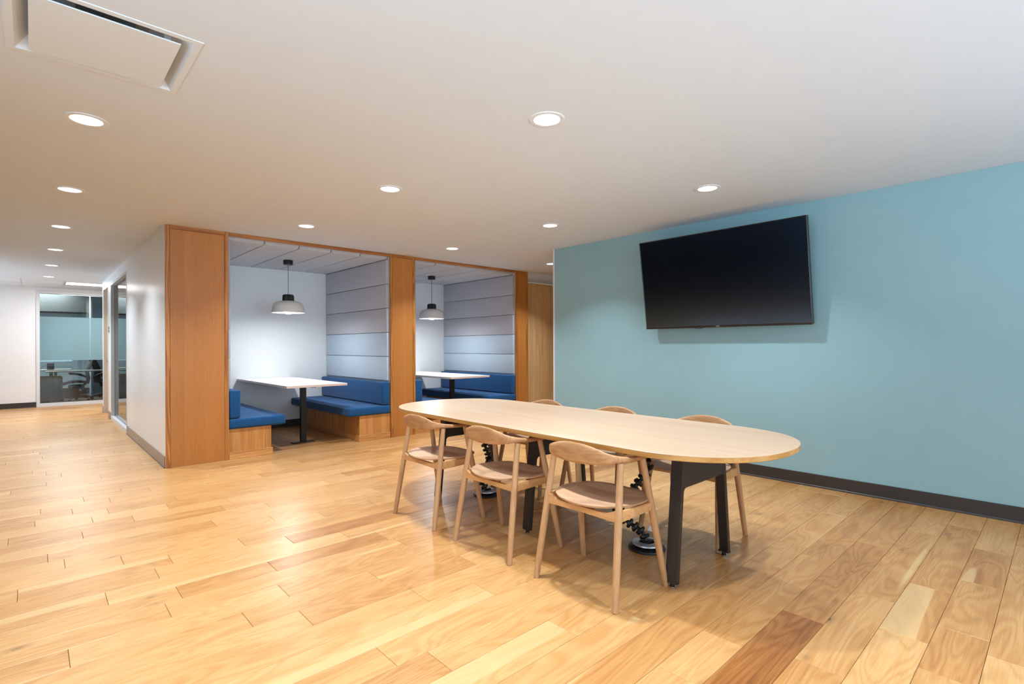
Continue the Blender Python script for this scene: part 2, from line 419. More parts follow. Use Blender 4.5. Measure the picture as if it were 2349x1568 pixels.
for k in range(k0, k1 + 1):
    js = list(KNOWN.get(k, []))
    lo = js[0] if js else rp.uniform(-1, 1)
    if not js: js = [lo]
    while js[0] > X0 + 0.4: js.insert(0, js[0] - rp.choice((0.45, 0.7, 0.95, 1.2, 1.5, 1.8)) * rp.uniform(0.9, 1.1))
    while js[-1] < X9: js.append(js[-1] + rp.choice((0.45, 0.7, 0.95, 1.2, 1.5, 1.8)) * rp.uniform(0.9, 1.1))
    for a, b in zip(js, js[1:]):
        if b - a > 2.3 and k not in (7, 8, 9):   # very long gaps get one more joint
            mid = a + (b - a) * rp.uniform(0.4, 0.6); segs = [(a, mid), (mid, b)]
        else: segs = [(a, b)]
        for s, e in segs:
            s = max(s, X0); e = min(e, X9)
            if e - s < 0.02: continue
            y0 = max(PH + k * ROW, Y0); y1 = min(PH + (k + 1) * ROW, YE + 0.02)
            if y1 - y0 < 0.01: continue
            # base tone darkens towards the teal wall, weaker light painted in; outliers stronger there
            tone = min(0.62, max(0.12, rp.gauss(0.28 + 0.07 * min(1, max(0, ((s + e) / 2 - 1.5) / 1.5)), 0.05)))
            if rp.random() < 0.07: tone += 0.14 if (s + e) / 2 > 1.5 else 0.09
            sap = rp.choice((0, 0, 0.1, 0.25, 0.4)); kn = rp.choice((0, 0, 0.3, 0.6, 1.0))
            for (kk, xx), v in SPECIAL.items():
                if kk == k and s < xx < e: tone, sap, kn = v
            boards.append([s, e, y0, y1, (tone, rp.random(), sap, kn)])

def board_size(b):
    s, e, y0, y1, _ = b
    A = 0.0; n = 8
    for i in range(n):
        xa = s + (e - s) * i / n; xb = s + (e - s) * (i + 1) / n
        q = [proj((x, y, 0)) for x, y in ((xa, y0), (xb, y0), (xb, y1), (xa, y1))]
        if any(p is None for p in q): continue
        cxm = sum(p[0] for p in q) / 4; cym = sum(p[1] for p in q) / 4
        if not (-20 < cxm < 2369 and 0 < cym < 1590): continue
        mx_ = (xa + xb) / 2
        if XT < mx_ and (y0 < 4.8): continue
        if y0 > YB + 0.02 and (mx_ > 1.05) and not (1.7 < mx_ < 3.7 and y0 < 8.7) and not (4.2 < mx_ < 6.2 and y0 < 8.7): continue
        A += abs(sum(q[j][0] * q[(j + 1) % 4][1] - q[(j + 1) % 4][0] * q[j][1] for j in range(4))) / 2
    return A
boards.sort(key=board_size, reverse=True)

def add_board(bm, b, lay, dz=0.0):
    s, e, y0, y1, t = b
    g = 0.0007; c = 0.0013; T = 0.0; B = -0.016
    p = []
    for z, i in ((B, g), (T - c + dz, g), (T + dz, g + c)):
        p.append([bm.verts.new(v) for v in ((s + i, y0 + i, z), (e - i, y0 + i, z), (e - i, y1 - i, z), (s + i, y1 - i, z))])
    fs = []
    for a, q in zip(p, p[1:]):
        for i in range(4):
            j = (i + 1) % 4; fs.append(bm.faces.new((a[i], a[j], q[j], q[i])))
    fs.append(bm.faces.new(p[2])); fs.append(bm.faces.new(p[0][::-1]))
    for f in fs:
        for l in f.loops: l[lay] = t
for b in boards[:298]:
    bm = new_bm(); lay = bm.loops.layers.float_color.new('tint'); add_board(bm, b, lay, rp.uniform(-0.0003, 0.0))
    o = obj('plank', bm, M['plank'], floor)
bm = new_bm(); lay = bm.loops.layers.float_color.new('tint')
for b in boards[298:]: add_board(bm, b, lay)
o = obj('plank', bm, M['plank'], floor); o['kind'] = 'stuff'

# ---- ceiling with a square hole for the air diffuser
HX0, HX1, HY0, HY1 = -0.065, 0.535, 2.57, 3.15
YG = 13.50
bm = new_bm()
for a in ((X0, HX0, Y0, YG), (HX1, X9, Y0, YG), (HX0, HX1, Y0, HY0), (HX0, HX1, HY1, YG)):
    box(bm, a[0], a[1], a[2], a[3], ZC, ZC + 0.1)
box(bm, HX0 - 0.05, HX1 + 0.05, HY0 - 0.05, HY1 + 0.05, ZC + 0.30, ZC + 0.32)
box(bm, X0, X9, YG, YE + 0.02, ZC + 0.02, ZC + 0.1)
ceil = struct(obj('ceiling', bm, M['ceiling']))
# tile grid beyond the plasterboard
ys = [YG, 13.62, 14.40, 15.12, YE + 0.01]
xs = [X0 + 0.29, -2.08, -1.45, -0.81, -0.17, 0.48, 1.74, 2.39, 3.04, 4.3]
for i in range(len(xs) - 1):
    for j in range(4):
        if j == 1 and 0.4 < xs[i] < 0.6: continue
        bm = new_bm(); box(bm, xs[i] + 0.011, xs[i + 1] - 0.011, ys[j] + 0.008, ys[j + 1] - 0.008, ZC - 0.001, ZC + 0.018, 0.003)
        obj('ceiling_tile', bm, M['tile'], ceil)
bm = new_bm()
for x in xs: box(bm, x - 0.012, x + 0.012, YG, YE, ZC - 0.004, ZC + 0.019)
for y in ys[1:4]: box(bm, xs[0], xs[-1], y - 0.012, y + 0.012, ZC - 0.0042, ZC + 0.019)
obj('ceiling_grid', bm, M['alu'], ceil)

# ---- walls
bm = new_bm(); box(bm, XT, XT + 0.16, Y0, 4.80, -0.01, ZC, 0.002)
wall_right = struct(obj('wall_right', bm, M['teal']))
bm = new_bm(); box(bm, XT - 0.003, XT + 0.163, 4.801, 4.83, 0, ZC, 0.002)
obj('corner_bead', bm, M['alu'], wall_right)
bm = new_bm()
box(bm, XT - 0.010, XT, Y0, 4.80, 0.012, 0.118, 0.003)
base_r = struct(obj('baseboard_right', bm, M['base_dark']))
bm = new_bm(); box(bm, XT - 0.017, XT - 0.010, Y0, 4.80, 0.0, 0.016, 0.003); obj('toe', bm, M['base_toe'], base_r)

# corridor side wall with window and door opening
XC = 1.047; TW = 0.11
WY0, WY1, WZ = 9.66, 11.80, 2.455
DY0, DY1, DZ = 12.20, 13.13, 2.47
bm = new_bm()
box(bm, XC, XC + TW, YB + 0.033, WY0, -0.01, ZC)
box(bm, XC, XC + TW, WY1, DY0, -0.01, ZC)
box(bm, XC, XC + TW, WY0, WY1, WZ, ZC)
box(bm, XC, XC + TW, DY0, DY1, DZ, ZC)
box(bm, XC, XC + TW, DY1, 13.30, -0.01, ZC)
wall_c = struct(obj('wall_corridor', bm, M['white_eggshell']))
bm = new_bm()
for a, b in ((YB + 0.033, WY0), (WY1, DY0), (DY1, 13.30)): box(bm, XC - 0.008, XC, a, b, 0.008, 0.125, 0.002)
bc = struct(obj('baseboard_corridor', bm, M['base_taupe']))
bm = new_bm()
for a, b in ((YB + 0.033, WY0), (WY1, DY0), (DY1, 13.30)): box(bm, XC - 0.012, XC - 0.001, a, b, 0.0, 0.010, 0.002)
obj('toe', bm, M['base_toe'], bc)
# window_1 : deep aluminium frame, sill at the floor, clear pane
w1 = struct(empty('window_1', (XC, (WY0 + WY1) / 2, 0)))
cy_ = (WY0 + WY1) / 2; hw = (WY1 - WY0) / 2
bm = new_bm()
for (a, b, c, d) in ((-hw, -hw + 0.04, 0, WZ), (hw - 0.04, hw, 0, WZ)):
    box(bm, -0.004, 0.050, a, b, c, d, 0.002); box(bm, 0.058, 0.114, a + (0.0 if a < 0 else -0.012), b + (0.012 if a < 0 else 0), c, d, 0.002)
box(bm, -0.0035, 0.0495, -hw + 0.0405, hw - 0.0405, WZ - 0.04, WZ - 0.0005, 0.001); box(bm, 0.0585, 0.1135, -hw + 0.0405, hw - 0.0525, WZ - 0.055, WZ - 0.0005, 0.001)
obj('window_frame', bm, M['alu_grey'], w1)
bm = new_bm(); box(bm, -0.006, 0.0495, -hw + 0.0405, hw - 0.0405, 0.0, 0.065, 0.002); box(bm, 0.0585, 0.1135, -hw + 0.0405, hw - 0.0525, 0.0, 0.085, 0.002); obj('window_sill', bm, M['alu'], w1)
bm = new_bm(); box(bm, 0.051, 0.057, -hw + 0.03, hw - 0.03, 0.07, WZ - 0.03); obj('pane', bm, M['glass'], w1)
# door_1 at the end of the corridor wall, standing open edge on
d1 = struct(empty('door_1', (XC, 0, 0)))
bm = new_bm()
box(bm, -0.004, TW + 0.004, DY1 - 0.035, DY1, 0, DZ, 0.002); box(bm, -0.004, TW + 0.004, DY0, DY0 + 0.035, 0, DZ, 0.002)
box(bm, -0.0035, TW + 0.0035, DY0 + 0.0355, DY1 - 0.0355, DZ - 0.035, DZ - 0.0005, 0.001)
obj('door_frame', bm, M['alu_grey'], d1)
bm = new_bm(); box(bm, 0.055, 0.095, DY0 + 0.03, DY1 - 0.03, 0.01, DZ - 0.03, 0.002); leaf = obj('door_leaf', bm, M['door_wood'], d1)
bm = new_bm(); tube(bm, [(0.055, DY1 - 0.12, 1.03), (0.02, DY1 - 0.12, 1.03), (0.02, DY1 - 0.22, 1.03)], 0.010, 8); obj('door_handle', bm, M['chrome'], leaf, 40)

# switch plate
sw = tag(empty('wall_switch', (XC, 12.09, 1.63)), 'small dark switch plate on the white strip between corridor window and door', 'switch')
bm = new_bm(); box(bm, -0.007, 0, -0.04, 0.04, -0.065, 0.065, 0.002); obj('cover_plate', bm, M['alu_grey'], sw)
bm = new_bm(); box(bm, -0.012, -0.007, -0.028, 0.028, -0.05, -0.005, 0.002); box(bm, -0.012, -0.007, -0.028, 0.028, 0.01, 0.05, 0.002); obj('rocker', bm, M['black'], sw)

# end wall with the office window
EX0, EX1, EZ = 0.065, 2.60, 2.545
bm = new_bm()
box(bm, X0, EX0, YE, YE + 0.12, -0.01, ZC + 0.02)
box(bm, EX1, 4.3, YE, YE + 0.12, -0.01, ZC + 0.02)
box(bm, EX0, EX1, YE, YE + 0.12, EZ, ZC + 0.02)
wall_e = struct(obj('wall_end', bm, M['white_wall']))
bm = new_bm(); box(bm, X0, EX0, YE - 0.01, YE, 0.012, 0.115, 0.002); be = struct(obj('baseboard_end', bm, M['base_dark']))
bm = new_bm(); box(bm, X0, EX0, YE - 0.016, YE - 0.008, 0.0, 0.014, 0.002); obj('toe', bm, M['base_toe'], be)
w2 = struct(empty('window_2', (EX0, YE, 0)))
bm = new_bm()
wx = EX1 - EX0
box(bm, 0, 0.06, -0.02, 0.12, 0, EZ, 0.003); box(bm, wx - 0.06, wx, -0.02, 0.12, 0, EZ, 0.003)
box(bm, 0.0605, wx - 0.0605, -0.019, 0.119, 2.495, EZ, 0.002); box(bm, 0.0605, wx - 0.0605, -0.019, 0.119, 0, 0.075, 0.002)
obj('window_frame', bm, M['alu'], w2)
bm = new_bm(); box(bm, 0.05, wx - 0.05, 0.045, 0.055, 0.065, 2.505); obj('pane', bm, M['glass_dark'], w2)
bm = new_bm(); box(bm, 0.06, wx - 0.06, 0.038, 0.044, 1.015, 1.985); obj('frosted_film', bm, M['film'], w2)

# far right: sliding oak door wall beyond the booths
bm = new_bm()
box(bm, 6.50, X9, YB + 0.03, YB + 0.15, 2.50, ZC)
box(bm, 8.20, X9, YB + 0.03, YB + 0.15, -0.01, 2.50)
wall_b = struct(obj('wall_beyond', bm, M['white_wall']))
d2 = struct(empty('door_2', (6.50, YB, 0)))
bm = new_bm(); box(bm, 0.003, 1.7, 0.035, 0.078, 0.008, 2.435, 0.002); dl = obj('door_leaf', bm, M['door_wood'], d2)
bm = new_bm(); box(bm, 0.003, 1.7, -0.01, 0.10, 2.445, 2.463, 0.002); box(bm, 0.003, 1.7, 0.0, 0.10, 2.463, 2.50, 0.002); obj('door_track', bm, M['alu_grey'], d2)
bm = new_bm(); box(bm, 0.672, 0.684, 0.020, 0.035, 1.15, 1.24, 0.004, 2); obj('door_pull', bm, M['plinth_y'], dl)

# shell parts outside the frame that hold the light in
bm = new_bm(); box(bm, X0 - 0.12, X0, 1.8, 10.65, -0.01, ZC + 0.1); box(bm, X0 - 0.12, X0, 10.65, YE + 0.12, -0.01, 0.35); box(bm, X0 - 0.12, X0, 10.65, YE + 0.12, 2.5, ZC + 0.1); box(bm, X0 - 0.12, X0, Y0, 1.8, -0.01, 0.35); box(bm, X0 - 0.12, X0, Y0, 1.8, 2.5, ZC + 0.1); wl = struct(obj('wall_left', bm, M['white_wall']))
bm = new_bm(); box(bm, X0, X0 + 0.02, 3.2, 10.5, 0.0, 2.4, 0.002); obj('tv_reflection_panel', bm, M['reflection_dark'], wl)  # unseen dark panel, added to darken the television's reflection
bm = new_bm(); box(bm, X0, XT, Y0 - 0.12, Y0, -0.01, 0.35); box(bm, X0, XT, Y0 - 0.12, Y0, 2.5, ZC)
struct(obj('wall_back', bm, M['white_wall']))
w3 = struct(empty('added_window_back', (0, Y0, 0)))  # unseen window frames, added to go with the fill lights at the back
bm = new_bm()
for x in (X0, -2.1, 0.12, 2.37, 4.62, XT - 0.05): box(bm, x, x + 0.05, -0.08, 0.0, 0.35, 2.5, 0.002)
box(bm, X0, XT, -0.08, 0.0, 0.33, 0.38); box(bm, X0, XT, -0.08, 0.0, 2.47, 2.52)
obj('window_frame', bm, M['alu'], w3)
w4 = struct(empty('added_window_left', (X0, 0, 0)))  # unseen frames added around the fill lights on the left
bm = new_bm()
for y in (Y0, -2.95, -0.6, 1.75, 10.65, 12.75, 14.9): box(bm, -0.08, 0.0, y, y + 0.05, 0.35, 2.5, 0.002)
box(bm, -0.08, 0.0, Y0, 1.8, 0.33, 0.38); box(bm, -0.08, 0.0, Y0, 1.8, 2.47, 2.52)
box(bm, -0.08, 0.0, 10.65, YE, 0.33, 0.38); box(bm, -0.08, 0.0, 10.65, YE, 2.47, 2.52)
obj('window_frame', bm, M['alu'], w4)
bm = new_bm(); box(bm, X9, X9 + 0.1, 2.0, YB + 0.15, -0.01, ZC); box(bm, XT + 0.16, X9, 1.9, 2.0, -0.01, ZC)
struct(obj('wall_east', bm, M['white_wall']))
# room behind the corridor wall, glimpsed through window_1
bm = new_bm(); box(bm, XC + TW, 4.3, 8.86, 8.96, -0.01, ZC); box(bm, 4.2, 4.3, 8.96, YE, -0.01, ZC)
struct(obj('wall_inner', bm, M['white_wall']))

# ================================================================== BOOTHS
BOOTHS = [(1.66, 3.75), (4.16, 6.21)]
YR = 8.70
BZ = 2.545
# booth back wall and dividers
bm = new_bm()
box(bm, 1.20, 6.50, YR, YR + 0.16, -0.01, ZC)
wbb = struct(obj('wall_booth_back', bm, M['white_wall']))
bm = new_bm(); box(bm, 1.66, 3.75, YR - 0.01, YR, 0, 0.11, 0.002); box(bm, 4.16, 6.21, YR - 0.01, YR, 0, 0.11, 0.002)
struct(obj('baseboard_booth', bm, M['base_dark']))
# wooden portal posts: face panel framed by edge strips, side returns
def post(x0, x1, label):
    r = tag(empty('booth_post', ((x0 + x1) / 2, YB, 0)), label, 'post', 'oiled wood posts framing the booths')
    h = (x1 - x0) / 2; s = 0.042
    bm = new_bm(); box(bm, -h + s, h - s, 0.004, 0.03, 0.0, ZC - s, 0.001); obj('face_panel', bm, M['pillar'], r)
    bm = new_bm()
    for a, b in ((-h, -h + s - 0.002), (h - s + 0.002, h)): box(bm, a, b, 0.0, 0.032, 0.0, ZC - 0.001, 0.002)
    obj('edge_strip', bm, M['pillar_edge'], r)
    bm = new_bm(); box(bm, -h + s - 0.002, h - s + 0.002, 0.0, 0.03, ZC - s + 0.002, ZC - 0.001, 0.002); obj('top_strip', bm, M['header'], r)
    return r
post(1.049, 1.66, 'wide orange wood post at the corridor corner, left of the nearer booth')
post(3.75, 4.16, 'orange wood post standing between the two blue booths')
post(6.21, 6.50, 'narrow orange wood post on the far side of the second booth')
bm = new_bm()
for a, b in ((1.198, 1.66), (3.75, 4.16), (6.21, 6.49)): box(bm, a, b, YB + 0.033, YR, -0.01, ZC)
wall_side = struct(obj('wall_booth_side', bm, M['white_wall']))
for (x0, x1), lb in zip(BOOTHS, ('thin wood header board over the nearer booth', 'thin wood header board over the farther booth')):
    bm = new_bm(); box(bm, x0 + 0.001, x1 - 0.001, YB + 0.006, YB + 0.045, 2.582, ZC - 0.001, 0.002)
    tag(obj('header_board', bm, M['header']), lb, 'header')

def pad(bm, x0, x1, y0, y1, z0, z1, r=0.012, seg=3): box(bm, x0, x1, y0, y1, z0, z1, r, seg)

def booth(i, x0, x1, word):
    # ceiling panels, rounded front edges
    n = 5; w = (x1 - x0) / n
    r = struct(empty('ceiling_booth', ((x0 + x1) / 2, YB, BZ)))
    cx = (x0 + x1) / 2
    for k in range(n):
        a = x0 + k * w - cx + 0.005; b = a + w - 0.010
        bm = new_bm(); prof = [(0.07, 0.06)]
        # bullnose profile in y-z extruded over x
        R = 0.035
        pts = [(0.075 + R - R * sin(t), 0.0 + R - R * cos(t)) for t in [pi / 2 * q / 6 for q in range(7)]]
        pts = [(YR - YB - 0.002, 0.0)] + pts + [(0.075, 0.06), (YR - YB - 0.002, 0.06)]
        va = [bm.verts.new((a, y, z)) for y, z in pts]; vb = [bm.verts.new((b, y, z)) for y, z in pts]
        bm.faces.new(va); bm.faces.new(vb[::-1])
        for q in range(len(pts)):
            q2 = (q + 1) % len(pts); bm.faces.new((va[q], va[q2], vb[q2], vb[q]))
        es = [e for e in bm.edges if abs(e.verts[0].co.x - e.verts[1].co.x) < 1e-6 and e.verts[0].co.z < 0.036 and e.verts[1].co.z < 0.036]
        bmesh.ops.bevel(bm, geom=es, offset=0.008, segments=2, affect='EDGES')
        obj('felt_panel', bm, M['panel_ceiling'], r, 35)
    # wall panels: left and right, five high, three grey over two pale blue
    zz = [0.81, 1.155, 1.50, 1.846, 2.192, 2.540]
    for side, sx in (('left', x0), ('right', x1)):
        d = 1 if side == 'left' else -1
        r = struct(empty(f'wall_booth_{side}', (sx, (YB + YR) / 2, 0)))
        for k in range(5):
            bm = new_bm(); hl = (YR - YB) / 2
            xa, xb = (0.004, 0.028) if d > 0 else (-0.028, -0.004)
            pad(bm, xa if d > 0 else -0.045, xb if d < 0 else 0.03, -hl + 0.036, hl - 0.003, zz[k] + 0.002, zz[k + 1] - 0.003, 0.010, 3)
            o = obj('wall_panel', bm, M['panel_blue'] if k < 2 else M['panel_grey'], r, 35)
            o['label'] = 'pale blue felt panel' if k < 2 else 'grey felt panel'
    # benches
    for side in ('left', 'right'):
        L = side == 'left'
        sx = x0 if L else x1; d = 1 if L else -1
        r = tag(empty('booth_bench', (sx, YB, 0)), f'blue upholstered bench on wood base at the {side} side of the {word} booth', 'bench', 'blue booth benches')
        def bx(bm, a, b, y0, y1, z0, z1, *k):
            a *= d; b *= d
            box(bm, min(a, b), max(a, b), y0, y1, z0, z1, *k)
        bm = new_bm(); bx(bm, 0.003, 0.470, 0.022, YR - YB - 0.002, 0.0, 0.348, 0.001); obj('base', bm, M['bench_wood'], r)
        bm = new_bm(); bx(bm, 0.003, 0.484, 0.008, 0.0215, 0.0, 0.083, 0.002); obj('plinth', bm, M['plinth_x'], r)
        bm = new_bm(); bx(bm, 0.471, 0.484, 0.022, YR - YB - 0.002, 0.0, 0.083, 0.002); obj('plinth', bm, M['plinth_y'], r)
        bm = new_bm(); bx(bm, 0.003, 0.637, -0.004, YR - YB - 0.004, 0.350, 0.458, 0.024, 4)
        for v in bm.verts:   # softly crowned top
            if v.co.z > 0.44: v.co.z += 0.006
        obj('seat_cushion', bm, M['blue'], r, 50)
        bm = new_bm(); bx(bm, 0.005, 0.130, -0.002 + 0.01, YR - YB - 0.006, 0.470, 0.793, 0.024, 4); bc_ = obj('back_cushion', bm, M['blue'], r, 50)
        # piping seams around the front end
        bm = new_bm(); xx = d * 0.118; yy = 0.012
        tube(bm, [(d * 0.02, yy, 0.782), (xx, yy, 0.782), (xx, yy, 0.482), (d * 0.02, yy, 0.482)], 0.0028, 6); obj('piping', bm, M['blue'], bc_, 60)
    # table
    tx0 = x0 + 0.647; tx1 = tx0 + 0.79
    r = tag(empty('booth_table', ((tx0 + tx1) / 2, 7.1, 0)), f'white laminate table on one black post inside the {word} booth', 'table', 'white booth tables')
    h = (tx1 - tx0) / 2; zt = 0.812
    bm = new_bm(); box(bm, -h, h, YB - 7.1, YR - 7.1 - 0.001, zt - 0.030, zt - 0.004, 0.001); obj('tabletop', bm, M['ply_edge'], r)
    bm = new_bm(); box(bm, -h, h, YB - 7.1, YR - 7.1 - 0.001, zt - 0.004, zt, 0.001); obj('laminate_surface', bm, M['white_laminate'], r)
    bm = new_bm(); box(bm, -0.036, 0.036, -0.028, 0.028, 0.012, zt - 0.045, 0.003); obj('leg', bm, M['black_metal'], r)
    bm = new_bm(); box(bm, -0.15, 0.15, -0.045, 0.045, 0.0, 0.012, 0.003); obj('foot_plate', bm, M['black_metal'], r)
    bm = new_bm(); box(bm, -0.20, 0.20, -0.03, 0.03, zt - 0.045, zt - 0.031, 0.002); box(bm, -0.03, 0.03, -0.38, 1.2, zt - 0.047, zt - 0.033, 0.002); obj('support_bar', bm, M['black_metal'], r)
    # pendant
    px, py = ((2.71, 7.66), (5.21, 7.71))[i]
    r = tag(empty('pendant_lamp', (px, py, BZ)), f'white dome pendant with black ribbed cap hanging over the table of the {word} booth', 'lamp', 'pendant lamps in the booths')
    bm = new_bm(); lathe(bm, [(0, 0.0), (0.062, 0.0), (0.064, -0.004), (0.064, -0.058), (0.058, -0.064), (0, -0.064)], 32); obj('canopy', bm, M['black'], r, 40)
    bm = new_bm(); tube(bm, [(0, 0, -0.06), (0, 0, -0.51)], 0.0035, 8); obj('cord', bm, M['black'], r, 60)
    bm = new_bm()
    prof = [(0.0, -0.494), (0.060, -0.494), (0.070, -0.50), (0.076, -0.512), (0.080, -0.585), (0.0, -0.585)]
    lathe(bm, prof, 64)
    for v in bm.verts:   # ribs
        rr = math.hypot(v.co.x, v.co.y)
        if rr > 0.07:
            ang = math.atan2(v.co.y, v.co.x); kf = 1.0 if int(round(ang / (2 * pi / 64))) % 2 else 0.955
            v.co.x *= kf; v.co.y *= kf
    obj('cap', bm, M['black'], r)
    bm = new_bm()
    out = [(0.03, -0.583), (0.085, -0.585), (0.135, -0.594), (0.175, -0.612), (0.200, -0.640), (0.213, -0.680), (0.219, -0.72), (0.225, -0.757)]
    inn = [(x - 0.005 if x > 0.03 else x, z - 0.004 if z > -0.75 else z) for x, z in out]
    lathe(bm, out, 48, mi=0); lathe(bm, inn, 48, mi=1)
    a = [v for v in bm.verts if abs(v.co.z + 0.757) < 1e-5]
    lathe(bm, [(0.225, -0.757), (0.220, -0.757)], 48, mi=1)
    bmesh.ops.remove_doubles(bm, verts=bm.verts[:], dist=1e-5)
    obj('lamp_shade', bm, [M['shade_out'], M['shade_in']], r, 40)
    bm = new_bm(); lathe(bm, [(0, -0.776), (0.03, -0.773), (0.055, -0.762), (0.068, -0.745), (0.070, -0.72), (0.055, -0.68), (0.03, -0.65), (0.0, -0.63)], 24); obj('bulb', bm, M['bulb'], r, 60)
    return px, py
PEND = []
for i, ((x0, x1), word) in enumerate(zip(BOOTHS, ('nearer', 'farther'))):
    PEND.append(booth(i, x0, x1, word))
for px, py in PEND:
    area('pendant_light', (px, py, BZ - 0.779), 0.07, 20.0, (0.96, 0.98, 1.0), shape='DISK')

# ================================================================== CEILING LIGHTS
LX = [0.235, 2.205, 4.172, 6.14]; LY = [2.07 + 1.804 * k for k in range(-2, 7)]
bm = new_bm(); lathe(bm, [(0.076, -0.001), (0.078, -0.005), (0.101, -0.004), (0.104, 0.0), (0.104, 0.002)], 48); ring_me = obj('ring_proto', bm, M['ring'], None, 40)
bm = new_bm(); lathe(bm, [(0.0, -0.0015), (0.077, -0.0015), (0.077, 0.0)], 48); disk_me = obj('disk_proto', bm, M['diffuser'], None, 40)
rm_, dm_ = ring_me.data, disk_me.data
bpy.data.objects.remove(ring_me); bpy.data.objects.remove(disk_me)
vis = {(0, 2): 'recessed ceiling light just below the air diffuser', (0, 3): 'recessed ceiling light at the corridor entrance, second below the air diffuser',
       (0, 4): 'third recessed ceiling light down the corridor from the air diffuser', (0, 5): 'fourth recessed ceiling light down the corridor from the air diffuser',
       (0, 6): 'fifth recessed ceiling light down the corridor, last but one', (0, 7): 'farthest recessed ceiling light down the corridor, before the tile grid',
       (0, 8): 'farthest recessed ceiling light down the corridor, before the tile grid',
       (1, 2): 'largest recessed ceiling light in the middle of the room', (1, 3): 'recessed ceiling light between the middle one and the nearer booth',
       (1, 4): 'recessed ceiling light right in front of the nearer booth', (2, 2): 'recessed ceiling light closest to the wall television',
       (2, 3): 'recessed ceiling light above the far end of the oval table', (2, 4): 'recessed ceiling light in front of the farther booth',
       (3, 4): 'recessed ceiling light half hidden by the end of the teal wall'}
spots = []
for i, x in enumerate(LX):
    for j, y in enumerate(LY):
        if i > 0 and y > 6.3: continue
        if i == 3 and y < 3.5: continue
        if i == 2 and -0.5 < y < 1: continue
        spots.append((i, j, x, y))
for i, j, x, y in spots:
    seen = proj((x, y, ZC)); inview = seen and -60 < seen[0] < 2409 and -40 < seen[1] < 1568
    r = empty('ceiling_light', (x, y, ZC))
    key = (i, j)
    lab = {(0, 3): vis[(0, 2)], (0, 4): vis[(0, 3)], (0, 5): vis[(0, 4)], (0, 6): vis[(0, 5)], (0, 7): vis[(0, 6)], (0, 8): vis[(0, 7)],
           (1, 2): vis[(1, 2)], (1, 3): vis[(1, 3)], (1, 4): vis[(1, 4)], (2, 2): vis[(2, 2)], (2, 3): vis[(2, 3)], (2, 4): vis[(2, 4)], (3, 4): vis[(3, 4)]}.get(key)
    if lab is None:
        row = ('in line with the corridor', 'in the middle of the room', 'along the teal wall', 'beyond the teal wall')[i]
        lab = f"ceiling light {row}, unseen, {('nearest the back wall', 'second from the back wall', 'just behind the air diffuser', 'beside the oak door')[min(j, 3)]}"
    tag(r, lab, 'ceiling light', 'round recessed ceiling lights')
    for nm, me in (('trim_ring', rm_), ('diffuser', dm_)):
        o = bpy.data.objects.new(nm, me); COL.objects.link(o); o.parent = r
    area('downlight', (x, y, ZC - 0.008), 0.10, DOWN_W, spread=112)
# light hidden by the teal wall's far side and the linear lamp over the tile grid
r = tag(empty('linear_ceiling_lamp', (0.49, 13.62, ZC)), 'long bright white lamp set in the tile grid at the end of the corridor', 'ceiling light')
bm = new_bm(); box(bm, 0.012, 1.24, 0.012, 0.77, -0.001, 0.015, 0.002); obj('lamp_housing', bm, M['alu'], r)
bm = new_bm(); box(bm, 0.03, 1.22, 0.16, 0.62, -0.004, -0.001); obj('diffuser', bm, M['lamp_glow'], r)
area('linear_light', (1.11, 14.0, ZC - 0.01), 1.18, 75.0, (0.95, 0.97, 1.0), shape='RECTANGLE', size_y=0.45)

# air diffuser: flush plaque in a sloped pan
r = tag(empty('air_diffuser', ((HX0 + HX1) / 2, (HY0 + HY1) / 2, ZC)), 'white square air diffuser with drop plaque set in the ceiling at top left', 'vent')
a = 0.315; bm = new_bm()
hx, hy = (HX1 - HX0) / 2, (HY1 - HY0) / 2
def frame_ring(bm, o1, z1, o2, z2, mi=0):
    A = [bm.verts.new((sx * o1[0], sy * o1[1], z1)) for sx, sy in ((-1, -1), (1, -1), (1, 1), (-1, 1))]
    B = [bm.verts.new((sx * o2[0], sy * o2[1], z2)) for sx, sy in ((-1, -1), (1, -1), (1, 1), (-1, 1))]
    for q in range(4): bm.faces.new((A[q], A[(q + 1) % 4], B[(q + 1) % 4], B[q])).material_index = mi
frame_ring(bm, (hx + 0.018, hy + 0.018), -0.0005, (hx + 0.016, hy + 0.016), -0.004)
frame_ring(bm, (hx + 0.016, hy + 0.016), -0.004, (hx - 0.012, hy - 0.012), -0.004)
obj('frame', bm, M['vent'], r)
bm = new_bm()
frame_ring(bm, (hx - 0.012, hy - 0.012), -0.004, (hx - 0.06, hy - 0.06), 0.055)
frame_ring(bm, (hx - 0.06, hy - 0.06), 0.055, (0.15, 0.15), 0.085)
obj('pan', bm, M['vent'], r)
bm = new_bm(); lathe(bm, [(0.15, 0.085), (0.15, 0.28)], 24); frame_ring(bm, (0.15, 0.15), 0.0851, (0.10, 0.10), 0.0852); obj('throat', bm, M['vent_dark'], r)
bm = new_bm(); box(bm, -0.243, 0.243, -0.245, 0.245, -0.012, -0.006, 0.002, 2); obj('plaque', bm, M['vent'], r)
for sx, sy in ((-1, -1), (1, -1), (1, 1), (-1, 1)):
    bm = new_bm(); box(bm, sx * 0.2 - 0.012, sx * 0.2 + 0.012, sy * 0.2 - 0.002, sy * 0.2 + 0.002, -0.006, 0.062); obj('bracket', bm, M['vent'], r)
